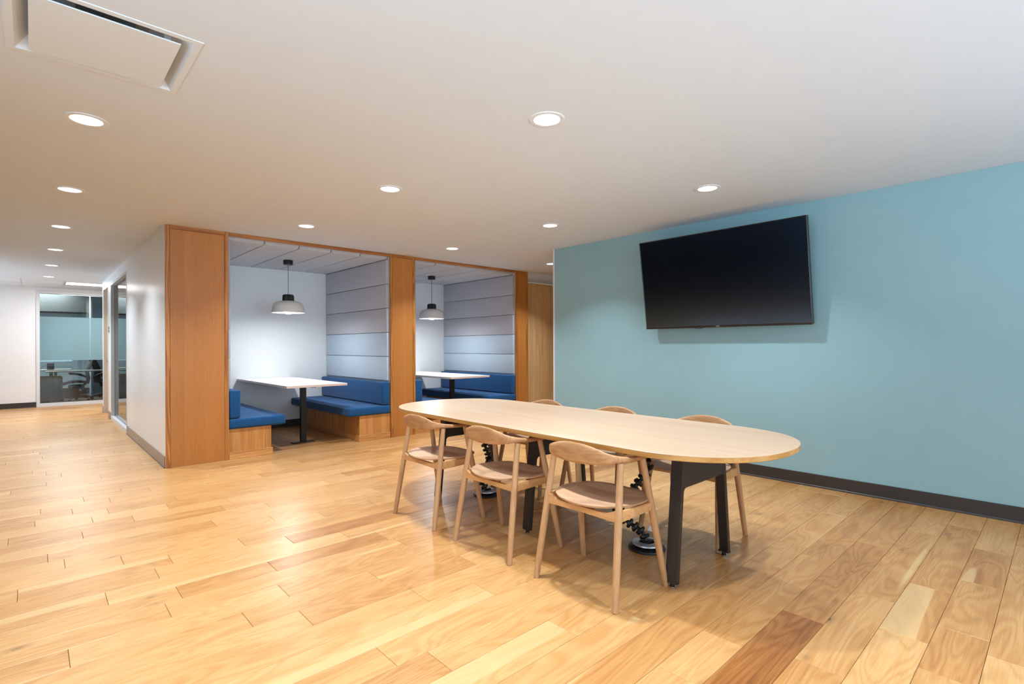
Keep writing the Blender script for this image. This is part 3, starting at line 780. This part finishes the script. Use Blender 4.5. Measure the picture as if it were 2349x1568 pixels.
# ================================================================== TELEVISION
TB = Vector((5.12, 2.415, 1.483)); TT = Vector((4.972, 2.41, 2.438))
tv = tag(empty('television', TB), 'large black flat television tilted forward on the teal wall', 'television')
upv = (TT - TB); H_ = upv.length; ang = math.atan2(-(upv.x), upv.z)
tv.rotation_euler = (0, -ang, 0)
hwid = 0.852
bm = new_bm(); box(bm, 0.006, 0.05, -hwid, hwid, 0, H_, 0.004, 2); box(bm, 0.05, 0.075, -hwid * 0.7, hwid * 0.7, 0.08, H_ * 0.72, 0.01, 2); obj('housing', bm, M['bezel'], tv)
bm = new_bm(); b_ = 0.009
box(bm, -0.003, 0.008, -hwid, -hwid + b_, 0, H_, 0.002); box(bm, -0.003, 0.008, hwid - b_, hwid, 0, H_, 0.002)
box(bm, -0.0028, 0.0078, -hwid + 0.001, hwid - 0.001, H_ - b_, H_ - 0.0002, 0.002); box(bm, -0.005, 0.0085, -hwid - 0.0005, hwid + 0.0005, -0.0005, 0.022, 0.003, 2)
obj('bezel', bm, M['bezel'], tv)
bm = new_bm(); box(bm, 0.0, 0.006, -hwid + b_, hwid - b_, 0.022, H_ - b_); obj('screen', bm, M['screen'], tv)
bm = new_bm(); box(bm, 0.07, 0.11, -0.3, 0.3, 0.30, 0.62, 0.004)
obj('mount_plate', bm, M['black_metal'], tv)
bm = new_bm(); tube(bm, [(0.03, 0.30, 0.01), (0.02, 0.27, -0.008), (0.02, 0.22, -0.010), (0.03, 0.17, 0.0), (0.04, 0.12, 0.01)], 0.003, 6); obj('cable', bm, M['black'], tv, 60)
fc = bpy.data.curves.new('brand_mark', 'FONT'); fc.body = 'VIZIO'; fc.size = 0.017; fc.extrude = 0.0004; fc.align_x = 'CENTER'; fc.align_y = 'CENTER'
to = bpy.data.objects.new('tmp', fc); COL.objects.link(to); bpy.context.view_layer.update()
me = bpy.data.meshes.new_from_object(to.evaluated_get(bpy.context.evaluated_depsgraph_get())); bpy.data.objects.remove(to)
me.materials.clear(); me.materials.append(M['logo'])
lg = bpy.data.objects.new('logo', me); COL.objects.link(lg); lg.parent = tv
lg.matrix_local = Matrix(((0, 0, -1, -0.0058), (-1, 0, 0, 0.02), (0, 1, 0, 0.0115), (0, 0, 0, 1))); lg['label'] = 'silver maker name'
# wall bracket arm reaching the wall plane
for yy in (-0.2, 0.2):
    bm = new_bm(); box(bm, 0.09, 0.185, yy - 0.02, yy + 0.02, 0.40, 0.52, 0.003); obj('bracket_arm', bm, M['black_metal'], tv)

# ================================================================== OVAL TABLE
TCX, TCY, TZ = 2.825, 2.60, 0.772
t = tag(empty('oval_table', (TCX, TCY, 0)), 'long oval meeting table with pale wood top on dark steel trestles', 'table')
def stadium(a, b, n=40, e=2.25):
    """straight sides, full rounded ends"""
    pts = []
    L = 0.60
    for sgn in (1, -1):
        for i in range(n + 1):
            th = pi * i / n
            c, s = cos(th), sin(th)
            x = a * math.copysign(abs(c) ** (2 / e), c); y = (b - L) + L * abs(s) ** (2 / e)
            pts.append((x * sgn, y * sgn))
    return pts
ol = stadium(0.575, 1.648)
bm = new_bm()
def inset(pts, d):
    return [(x * (1 - d / 0.575), y * (1 - d / 1.648)) for x, y in pts]
rows = []
for o_, z, in ((inset(ol, 0.004), TZ - 0.030), (ol, TZ - 0.027), (ol, TZ - 0.003)): rows.append([bm.verts.new((x, y, z)) for x, y in o_])
n = len(ol)
bm.faces.new(rows[0][::-1])
for a_, b_2 in zip(rows, rows[1:]):
    for i in range(n):
        j = (i + 1) % n; bm.faces.new((a_[i], a_[j], b_2[j], b_2[i]))
bm.faces.new(rows[-1])
bmesh.ops.remove_doubles(bm, verts=bm.verts[:], dist=1e-5)
ROT_T = -0.018
tt = obj('tabletop', bm, M['table_edge'], t, 40, rot=(0, 0, ROT_T)); tt['label'] = 'ochre edge band and core of the table top'
bm = new_bm(); o2 = inset(ol, 0.0015)
prism(bm, ol, TZ - 0.003, TZ - 0.0012); a_ = [bm.verts.new((x, y, TZ - 0.0012)) for x, y in ol]; b_2 = [bm.verts.new((x, y, TZ)) for x, y in o2]
for i in range(n):
    j = (i + 1) % n
    try: bm.faces.new((a_[i], a_[j], b_2[j], b_2[i]))
    except Exception: pass
bm.faces.new(b_2); bmesh.ops.remove_doubles(bm, verts=bm.verts[:], dist=1e-5)
ts = obj('laminate_surface', bm, M['table_top'], t, rot=(0, 0, ROT_T)); ts['label'] = 'pale laminate surface'

def trestle(yf):
    """folded steel trestle; front flange at local y=yf"""
    tr = None
    zt = TZ - 0.042
    hb, ht = 0.322, 0.245
    d = 0.066; th = 0.006; fl = 0.030
    zb = 0.028
    for sgn in (-1, 1):
        bm = new_bm()
        # outer web (sloping) and inward front flange
        def q(x, y, z): return bm.verts.new((x, y, z))
        def slab(pb, pt):
            vb = [q(x, y, zb) for x, y in pb]; vt = [q(x, y, zt) for x, y in pt]
            bm.faces.new(vb[::-1]); bm.faces.new(vt)
            for i in range(4):
                j = (i + 1) % 4; bm.faces.new((vb[i], vb[j], vt[j], vt[i]))
        xb, xt = sgn * hb, sgn * ht
        slab([(xb, yf), (xb - sgn * th, yf), (xb - sgn * th, yf + d), (xb, yf + d)], [(xt, yf), (xt - sgn * th, yf), (xt - sgn * th, yf + d), (xt, yf + d)])
        slab([(xb - sgn * th, yf), (xb - sgn * fl, yf), (xb - sgn * fl, yf + th), (xb - sgn * th, yf + th)], [(xt - sgn * th, yf), (xt - sgn * fl, yf), (xt - sgn * fl, yf + th), (xt - sgn * th, yf + th)])
        box(bm, min(xb, xb - sgn * fl), max(xb, xb - sgn * fl), yf, yf + d, zb - 0.001, zb + 0.004)
        leg = obj('leg', bm, M['steel'], t)
        bm = new_bm(); lathe(bm, [(0, 0.0), (0.016, 0.0), (0.018, 0.003), (0.018, 0.008), (0.012, 0.011), (0.0, 0.011)], 20, (xb - sgn * 0.018, yf + 0.033)); obj('glide', bm, M['chrome'], leg, 40)
        bm = new_bm(); lathe(bm, [(0.0, 0.011), (0.013, 0.011), (0.013, zb), (0.0, zb)], 16, (xb - sgn * 0.018, yf + 0.033)); obj('glide_stem', bm, M['black'], leg, 40)
    # gusset plate, slightly trapezoid with rounded inner corners
    bm = new_bm()
    zg = 0.525; xo = lambda z: hb + (ht - hb) * (z - zb) / (zt - zb) - fl + 0.002
    P = [(-xo(zg - 0.02), zg - 0.02), (-xo(zg) + 0.012, zg - 0.003), (-xo(zg) + 0.03, zg), (xo(zg) - 0.03, zg), (xo(zg) - 0.012, zg - 0.003), (xo(zg - 0.02), zg - 0.02), (xo(zt), zt), (-xo(zt), zt)]
    va = [bm.verts.new((x, yf, z)) for x, z in P]; vb = [bm.verts.new((x, yf + th, z)) for x, z in P]
    bm.faces.new(va); bm.faces.new(vb[::-1])
    for i in range(len(P)):
        j = (i + 1) % len(P); bm.faces.new((va[i], va[j], vb[j], vb[i]))
    box(bm, -xo(zg) + 0.02, xo(zg) - 0.02, yf + th, yf + d, zg, zg + th)
    obj('gusset', bm, M['steel'], t)
    bm = new_bm(); box(bm, -0.26, 0.26, yf, yf + d, zt, TZ - 0.031, 0.002); obj('crossbar', bm, M['steel'], t)
for yw in (1.422, 2.532, 3.612): trestle(yw - TCY)
bm = new_bm()
for xx in (-0.21, 0.21): box(bm, xx - 0.022, xx + 0.022, -1.35, 1.38, TZ - 0.058, TZ - 0.032, 0.003)
obj('side_rail', bm, M['steel'], t)
bm = new_bm()
bm.free()
for yy in (-0.30, 0.86):
    bm = new_bm(); box(bm, -0.07, 0.07, yy, yy + 0.16, TZ - 0.15, TZ - 0.032, 0.004); obj('power_box', bm, M['black'], t)

# ================================================================== CABLE SPINES
def catmull(pts, n):
    P = [Vector(p) for p in pts]; P = [P[0] * 2 - P[1]] + P + [P[-1] * 2 - P[-2]]
    out = []
    for i in range(1, len(P) - 2):
        for k in range(n):
            t_ = k / n; a, b, c, d = P[i - 1], P[i], P[i + 1], P[i + 2]
            out.append(0.5 * ((2 * b) + (c - a) * t_ + (2 * a - 5 * b + 4 * c - d) * t_ ** 2 + (3 * b - a - 3 * c + d) * t_ ** 3))
    out.append(P[-2]); return out
def spine(bx_, by_, path, label):
    r = tag(empty('cable_spine', (bx_, by_, 0)), label, 'cable spine', 'black cable spines under the oval table')
    bm = new_bm(); lathe(bm, [(0, 0), (0.112, 0), (0.117, 0.006), (0.113, 0.014), (0.085, 0.026), (0.03, 0.034), (0, 0.036)], 40); obj('floor_base', bm, M['black'], r, 35)
    bm = new_bm(); lathe(bm, [(0.050, 0.036), (0.088, 0.030), (0.092, 0.034), (0.090, 0.042), (0.052, 0.048), (0.048, 0.044), (0.050, 0.036)], 40); obj('weight_ring', bm, M['weight'], r, 35)
    pts = catmull(path, 12)
    # resample evenly into links
    L = [0]
    for a, b in zip(pts, pts[1:]): L.append(L[-1] + (b - a).length)
    step = 0.040; N = int(L[-1] / step)
    def at_(s):
        for i in range(len(L) - 1):
            if L[i + 1] >= s: return pts[i].lerp(pts[i + 1], (s - L[i]) / max(1e-6, L[i + 1] - L[i]))
        return pts[-1]
    mesh = None
    for k in range(N + 1):
        p = at_(k * step); q = at_(min(k * step + 0.02, L[-1])); q0 = at_(max(0, k * step - 0.02)); dr = (q - q0).normalized()
        if mesh is None:
            bm = new_bm()
            # one vertebra: hollow drum on two side lugs
            lathe(bm, [(0, -0.011), (0.026, -0.011), (0.032, -0.006), (0.034, 0.004), (0.030, 0.011), (0.012, 0.012), (0, 0.012)], 16)
            lathe(bm, [(0, 0.012), (0.013, 0.012), (0.011, 0.030), (0, 0.030)], 10)
            box(bm, 0.024, 0.036, -0.012, 0.012, -0.004, 0.018, 0.003)
            o = obj('link', bm, M['black'], r, 40); mesh = o.data
        else:
            o = bpy.data.objects.new('link', mesh); COL.objects.link(o); o.parent = r
        o.rotation_mode = 'QUATERNION'
        o.location = p; o.rotation_quaternion = dr.to_track_quat('Z', 'Y') @ Matrix.Rotation(0.35 * sin(k * 2.1), 3, 'Z').to_quaternion()
    bm = new_bm(); tube(bm, [p + Vector((0.004 * sin(i * .6), 0.004 * cos(i * .6), 0)) for i, p in enumerate(pts)][::3], 0.006, 8); obj('cable', bm, M['black'], r, 60)
    return r
s1 = spine(2.886, 1.846, [(0, 0.0, 0.036), (-0.005, 0.035, 0.10), (-0.035, 0.12, 0.15), (-0.07, 0.18, 0.21), (-0.055, 0.12, 0.30), (-0.02, 0.06, 0.40), (0.03, 0.01, 0.50), (0.0, 0.02, 0.60), (0.02, 0.03, TZ - 0.035)],
      'black segmented cable spine on a round base beside the nearest table trestle')
bm = new_bm(); box(bm, -0.018, 0.018, -0.003, 0.0, -0.02, 0.02); o = obj('care_tag', bm, M['paper'], s1, loc=(0.0, -0.03, 0.135), rot=(0.4, 0.3, -0.6)); o['label'] = 'white printed tag'
spine(2.915, 3.475, [(0, 0, 0.036), (-0.02, 0.02, 0.09), (-0.045, 0.03, 0.15), (0.0, 0.0, 0.22), (0.02, -0.01, 0.32), (-0.01, 0.02, 0.45), (-0.03, 0.03, 0.58), (-0.02, 0.02, TZ - 0.035)],
      'black segmented cable spine standing under the far half of the oval table')

# ================================================================== CHAIRS
def make_chair():
    r = empty('armchair', (0, 0, 0))
    legs = {'back': ((-0.225, 0.268), (-0.115, 0.226)), 'front': ((0.212, 0.285), (0.082, 0.226))}
    ztop = 0.702
    for nm, ((xb, yb), (xt, yt)) in legs.items():
        for s in (-1, 1):
            bm = new_bm(); pts = []; rad = []
            for k in range(13):
                f = k / 12; pts.append((xb + (xt - xb) * f, s * (yb + (yt - yb) * f), 0.0 + ztop * f))
                rad.append(0.0160 + 0.0030 * sin(pi * min(1, f * 1.05)) + 0.001 * f)
            tube(bm, pts, rad, 14)
            o = obj('leg', bm, M['chair_leg'], r, 50)
    def legx(nm, z):
        (xb, yb), (xt, yt) = legs[nm]; f = z / ztop; return xb + (xt - xb) * f, yb + (yt - yb) * f
    # rails
    zr0, zr1 = 0.414, 0.468
    bxk, byk = legx('back', 0.44); fx, fy = legx('front', 0.44)
    def cross_rail(name, cx_, hw_, z0_, z1_, dip):
        bm = new_bm(); secs = []
        us = (-1, -0.93, -0.84, -0.7, -0.4, 0, 0.4, 0.7, 0.84, 0.93, 1)
        for u in us:
            lo = 1.0 if abs(u) < 0.75 else (0.45 if abs(u) < 0.9 else 0.0)
            zt_ = z1_ - dip * lo; zb_ = z0_ + 0.004 * (1 - abs(u))
            secs.append([bm.verts.new((cx_ + a, u * hw_, z)) for a, z in ((-0.010, zb_), (0.010, zb_), (0.010, zt_), (-0.010, zt_))])
        bm.faces.new(secs[0][::-1]); bm.faces.new(secs[-1])
        for p_, q_ in zip(secs, secs[1:]):
            for i in range(4):
                j = (i + 1) % 4; bm.faces.new((p_[i], p_[j], q_[j], q_[i]))
        obj(name, bm, M['chair_rail'], r, 30)
    cross_rail('rear_rail', bxk, byk - 0.006, zr0, zr1, 0.022)
    cross_rail('front_rail', fx, fy - 0.006, zr0 + 0.004, zr1 - 0.004, 0.018)
    for s in (-1, 1):
        bm = new_bm()
        A = Vector((bxk + 0.010, s * byk, 0)); B = Vector((fx - 0.010, s * fy, 0)); d = (B - A).normalized(); nrm = Vector((-d.y, d.x, 0)) * 0.010
        vs = []
        for p, z0_, z1_ in ((A, zr0, zr1), (B, zr0 + 0.008, zr1 - 0.004)):
            vs.append([bm.verts.new(p + nrm + Vector((0, 0, z0_))), bm.verts.new(p - nrm + Vector((0, 0, z0_))), bm.verts.new(p - nrm + Vector((0, 0, z1_))), bm.verts.new(p + nrm + Vector((0, 0, z1_)))])
        bm.faces.new(vs[0]); bm.faces.new(vs[1][::-1])
        for i in range(4):
            j = (i + 1) % 4; bm.faces.new((vs[0][i], vs[1][i], vs[1][j], vs[0][j]))
        bmesh.ops.bevel(bm, geom=bm.edges[:], offset=0.003, segments=2, affect='EDGES')
        obj('side_rail', bm, M['chair_rail'], r, 40)
    # dished round seat shell
    bm = new_bm(); NR, NA = 9, 48
    def outline(a):
        c, s_ = cos(a), sin(a); e = 2.25
        rx = 0.240; ry = 0.256
        k = (abs(c / rx) ** e + abs(s_ / ry) ** e) ** (-1 / e); return k * c, k * s_
    cx = 0.028
    top = [[bm.verts.new((cx, 0, 0.464))]]; bot = [[bm.verts.new((cx, 0, 0.451))]]
    for i in range(1, NR + 1):
        f = i / NR; rt_, rb_ = [], []
        for j in range(NA):
            a = 2 * pi * j / NA; x, y = outline(a)
            dish = 0.464 + 0.022 * f ** 2.2 * (0.35 + 0.65 * abs(sin(a)) ** 1.5) + (0.006 * f * f * max(0, -cos(a)))
            if i == NR: dish -= 0.003
            rt_.append(bm.verts.new((cx + x * f, y * f, dish)))
            g_ = f if i < NR else f * 0.985
            rb_.append(bm.verts.new((cx + x * g_, y * g_, dish - 0.013 + (0.003 if i == NR else 0))))
        top.append(rt_); bot.append(rb_)
    for rows_, fl in ((top, 1), (bot, -1)):
        for i in range(1, NR + 1):
            for j in range(NA):
                k = (j + 1) % NA
                if i == 1: bm.faces.new((rows_[0][0], rows_[1][j], rows_[1][k]))
                else: bm.faces.new((rows_[i - 1][j], rows_[i][j], rows_[i][k], rows_[i - 1][k]))
    for j in range(NA):
        k = (j + 1) % NA; bm.faces.new((top[NR][j], bot[NR][j], bot[NR][k], top[NR][k]))
    obj('seat', bm, M['chair_seat'], r, 50)
    # armrest and back in one bent piece
    key = [  # x, y, z_bottom, z_top, thickness
        (0.152, 0.222, 0.702, 0.717, 0.022), (0.145, 0.223, 0.698, 0.720, 0.034), (0.082, 0.227, 0.697, 0.7215, 0.040), (0.0, 0.231, 0.698, 0.7225, 0.038),
        (-0.078, 0.231, 0.702, 0.731, 0.034), (-0.132, 0.221, 0.705, 0.742, 0.030), (-0.178, 0.192, 0.700, 0.757, 0.024), (-0.196, 0.135, 0.692, 0.776, 0.024),
        (-0.207, 0.070, 0.686, 0.790, 0.022), (-0.210, 0.0, 0.684, 0.794, 0.022)]
    full = key + [(x, -y, a, b, c) for x, y, a, b, c in key[-2::-1]]
    P = catmull([(k[0], k[1], 0) for k in full], 5)
    Q = catmull([(k[2], k[3], k[4]) for k in full], 5)
    bm = new_bm(); rings = []; NS = 16
    for i, (p, q) in enumerate(zip(P, Q)):
        t_ = (P[min(i + 1, len(P) - 1)] - P[max(i - 1, 0)]).normalized(); nn = Vector((-t_.y, t_.x, 0))
        zc = (q.x + q.y) / 2; hh = (q.y - q.x) / 2; th = q.z / 2
        lean = 0.10
        ring = []
        for k in range(NS):
            a = 2 * pi * k / NS; c, s_ = cos(a), sin(a); e = 0.75
            ox = th * math.copysign(abs(c) ** e, c); oz = hh * math.copysign(abs(s_) ** e, s_)
            taper = 1.0 - 0.45 * max(0, abs(oz) - 0.02) / 0.06 if hh > 0.02 else 1.0
            back = (oz) * lean * (hh / 0.074)      # back leans outwards at the top
            cen = Vector((p.x, p.y, 0)).normalized()
            ring.append(bm.verts.new(p + nn * ox * max(0.45, taper) + Vector((-back, 0, 0)) + Vector((0, 0, zc + oz))))
        rings.append(ring)
    for a, b in zip(rings, rings[1:]):
        for i in range(NS):
            j = (i + 1) % NS; bm.faces.new((a[i], a[j], b[j], b[i]))
    bm.faces.new(rings[0][::-1]); bm.faces.new(rings[-1])
    obj('backrest', bm, M['chair_back'], r, 50)
    return r
chair0 = make_chair()
GC = 'pale oak armchairs around the oval table'
seats = [(2.300, 1.775, 0.0, 'pale oak armchair nearest the camera, on the near side of the oval table'),
         (2.300, 2.535, 0.0, 'pale oak armchair in the middle of the near side of the oval table'),
         (2.300, 3.318, 0.0, 'pale oak armchair at the left end of the near row, nearest the booths'),
         (3.360, 1.785, pi, 'pale oak armchair on the teal wall side at the right end of the oval table'),
         (3.360, 2.560, pi, 'pale oak armchair on the teal wall side, middle of the far row'),
         (3.350, 3.335, pi, 'pale oak armchair on the teal wall side at the left end of the far row')]
for i, (x, y, rz, lab) in enumerate(seats):
    c = chair0 if i == 0 else copy_tree(chair0, (x, y, 0), rz)
    c.location = (x, y, 0); c.rotation_euler = (0, 0, rz)
    tag(c, lab, 'chair', GC)

# ================================================================== OFFICE BEHIND THE END WINDOW
OY1 = 19.0
bm = new_bm(); box(bm, -1.2, 4.3, YE + 0.12, OY1 + 0.1, -0.10, -0.002); struct(obj('floor_office', bm, M['carpet']))
bm = new_bm(); box(bm, -1.2, 4.3, OY1, OY1 + 0.1, -0.01, 2.9); box(bm, -1.3, -1.2, YE + 0.12, OY1, -0.01, 2.9); box(bm, 4.3, 4.4, YE, OY1, -0.01, 2.9)
struct(obj('wall_office', bm, M['office_wall']))
bm = new_bm(); box(bm, -1.3, 4.4, YE + 0.12, OY1 + 0.1, 2.9, 3.0); box(bm, -1.2, 4.3, OY1 - 0.9, OY1, 2.25, 2.9); struct(obj('ceiling_office', bm, M['office_dark']))
bm = new_bm(); box(bm, -1.2, 4.3, OY1 - 0.012, OY1, 0, 0.16); struct(obj('baseboard_office', bm, M['base_dark']))
bm = new_bm(); box(bm, 1.13, 1.60, 17.5, 17.9, 0, 2.9, 0.003); struct(obj('wall_office_column', bm, M['office_column']))
area('office_fill', (0.1, 17.9, 2.85), 1.2, 170.0, (0.85, 0.95, 1.0), shape='RECTANGLE', size_y=0.6)  # unseen fill light added to brighten the office behind the glass
# desk
d = tag(empty('office_desk', (0.45, 16.4, 0)), 'desk with pale worktop behind the office glass', 'desk')
bm = new_bm(); box(bm, -1.2, 0.24, -0.3, 0.35, 0.755, 0.785, 0.002); obj('worktop', bm, M['desk'], d)
for xx in (-1.1, -0.12):
    bm = new_bm(); box(bm, xx - 0.03, xx + 0.03, -0.2, 0.2, 0, 0.755); obj('leg', bm, M['cabinet'], d)
d = tag(empty('office_desk', (1.2, 16.0, 0)), 'lower second desk top crossing behind the office glass', 'desk')
bm = new_bm(); box(bm, -0.98, 1.4, -0.3, 0.25, 0.735, 0.760, 0.002); obj('worktop', bm, M['desk'], d)
for xx in (-0.80, 1.2):
    bm = new_bm(); box(bm, xx - 0.025, xx + 0.025, -0.05, 0.05, 0.02, 0.735); obj('leg', bm, M['cabinet'], d)
    bm = new_bm(); box(bm, xx - 0.04, xx + 0.04, -0.28, 0.25, 0, 0.02); obj('foot', bm, M['cabinet'], d)
p = tag(empty('drawer_pedestal', (0.30, 16.75, 0)), 'grey drawer pedestal under the office desk', 'cabinet')
bm = new_bm(); box(bm, -0.42, 0.22, -0.2, 0.3, 0.03, 0.62, 0.004); obj('body', bm, M['cabinet'], p)
for z in (0.05, 0.235, 0.42):
    bm = new_bm(); box(bm, 0.222, 0.24, -0.19, 0.29, z, z + 0.175, 0.004); obj('drawer', bm, M['cabinet'], p)
sp_ = tag(empty('desk_speaker', (0.32, 16.4, 0.785)), 'small black box speaker standing on the office desk', 'speaker')
bm = new_bm(); box(bm, -0.065, 0.065, -0.07, 0.07, 0, 0.155, 0.008, 2); obj('body', bm, M['black'], sp_)
bm = new_bm(); tube(bm, catmull([(-0.06, 0.0, 0.10), (-0.13, 0.0, 0.08), (-0.17, 0.0, 0.0)], 6), 0.004, 6); obj('cable', bm, M['black'], sp_)
bm = new_bm(); box(bm, -0.21, -0.15, -0.1, 0.1, 0.0, 0.003)
tag(obj('paper_sheet', bm, M['paper'], None, loc=(0.66, 16.3, 0.785)), 'sheet of paper lying on the office desk', 'paper')
bx2 = tag(empty('cardboard_box', (0.66, 17.6, 0)), 'brown cardboard box on the office floor behind the task chair', 'box')
bm = new_bm(); box(bm, -0.22, 0.22, -0.16, 0.16, 0, 0.27, 0.003); obj('body', bm, M['cardboard'], bx2)
bm = new_bm(); box(bm, -0.26, -0.22, -0.16, 0.16, 0.18, 0.19); box(bm, 0.22, 0.27, -0.16, 0.16, 0.18, 0.19); obj('flap', bm, M['cardboard'], bx2)
po = tag(empty('wall_poster', (0.16, OY1 - 0.02, 0)), 'blue poster on the office back wall', 'poster')
bm = new_bm(); box(bm, -0.10, 0.18, -0.01, 0.008, 0.98, 1.90, 0.002); obj('sheet', bm, M['poster_blue'], po)

def task_chair(loc, rz, label):
    r = tag(empty('task_chair', loc, rz), label, 'chair', 'black task chairs in the office')
    # faces -x locally
    bm = new_bm()
    prof = [(-0.30, 0.415), (-0.24, 0.445), (-0.14, 0.478), (-0.02, 0.492), (0.10, 0.482), (0.18, 0.46)]
    rows = []
    for x, z in prof:
        rows.append([bm.verts.new((x, y, z + 0.012 * (y / 0.23) ** 2 + dz)) for y, dz in [(-0.23, 0), (-0.12, 0), (0, 0), (0.12, 0), (0.23, 0)]] )
    rows2 = [[bm.verts.new(v.co - Vector((0, 0, 0.05))) for v in rr] for rr in rows]
    for R_, in ((rows,), (rows2,)):
        for a, b in zip(R_, R_[1:]):
            for i in range(4): bm.faces.new((a[i], a[i + 1], b[i + 1], b[i]))
    for a, b, c, d_ in zip(rows, rows[1:], rows2, rows2[1:]):
        bm.faces.new((a[0], b[0], d_[0], c[0])); bm.faces.new((a[4], b[4], d_[4], c[4]))
    for R1, R2 in ((rows[0], rows2[0]), (rows[-1], rows2[-1])):
        for i in range(4): bm.faces.new((R1[i], R1[i + 1], R2[i + 1], R2[i]))
    obj('seat', bm, M['mesh_black'], r, 60)
    bm = new_bm(); prof = [(0.20, 0.42), (0.225, 0.55), (0.20, 0.68), (0.235, 0.80), (0.29, 0.93), (0.33, 1.0)]
    A = []; B = []
    for x, z in prof:
        A.append([bm.verts.new((x - 0.03 * abs(y / 0.22) ** 2, y, z)) for y in (-0.22, -0.11, 0, 0.11, 0.22)])
        B.append([bm.verts.new((x + 0.035 - 0.03 * abs(y / 0.22) ** 2, y, z)) for y in (-0.22, -0.11, 0, 0.11, 0.22)])
    for R_ in (A, B):
        for a, b in zip(R_, R_[1:]):
            for i in range(4): bm.faces.new((a[i], a[i + 1], b[i + 1], b[i]))
    for a, b, c, d_ in zip(A, A[1:], B, B[1:]):
        bm.faces.new((a[0], b[0], d_[0], c[0])); bm.faces.new((a[4], b[4], d_[4], c[4]))
    for R1, R2 in ((A[0], B[0]), (A[-1], B[-1])):
        for i in range(4): bm.faces.new((R1[i], R1[i + 1], R2[i + 1], R2[i]))
    obj('backrest', bm, M['mesh_black'], r, 60)
    for s in (-1, 1):
        bm = new_bm(); tube(bm, catmull([(0.22, s * 0.25, 0.55), (0.10, s * 0.27, 0.62), (-0.02, s * 0.27, 0.66), (-0.15, s * 0.26, 0.672)], 5), [0.026] * 5 + [0.024] * 5 + [0.02] * 5 + [0.014], 10); obj('armrest', bm, M['black'], r, 60)
    bm = new_bm(); box(bm, -0.16, 0.14, -0.09, 0.09, 0.30, 0.40, 0.03, 3); tube(bm, [(0.1, 0, 0.36), (0.215, 0, 0.46)], 0.03, 10); obj('mechanism', bm, M['black'], r, 40)
    bm = new_bm(); tube(bm, [(0.02, 0, 0.32), (0.02, 0, 0.12)], 0.026, 12); obj('gas_post', bm, M['cabinet'], r, 50)
    for k in range(5):
        a = k * 2 * pi / 5 + 0.35; c, s_ = cos(a), sin(a)
        bm = new_bm(); tube(bm, [(0.02, 0, 0.13), (0.02 + 0.15 * c, 0.15 * s_, 0.11), (0.02 + 0.29 * c, 0.29 * s_, 0.075)], [0.028, 0.022, 0.016], 8); b_ = obj('base_spoke', bm, M['cabinet'], r, 50)
        bm = new_bm(); lathe(bm, [(0, -0.018), (0.028, -0.018), (0.03, -0.01), (0.03, 0.01), (0.028, 0.018), (0, 0.018)], 16)
        bmesh.ops.transform(bm, matrix=Matrix.Translation((0.02 + 0.30 * c, 0.30 * s_, 0.03)) @ Matrix.Rotation(pi / 2, 4, 'X'), verts=bm.verts[:]); obj('caster', bm, M['black'], b_, 40)
    return r
task_chair((0.80, 16.5, 0), 0.0, 'black mesh task chair seen through the corridor office glass')
task_chair((1.42, 16.9, 0), pi * 0.9, 'second black task chair partly hidden by the frame of the office glass')
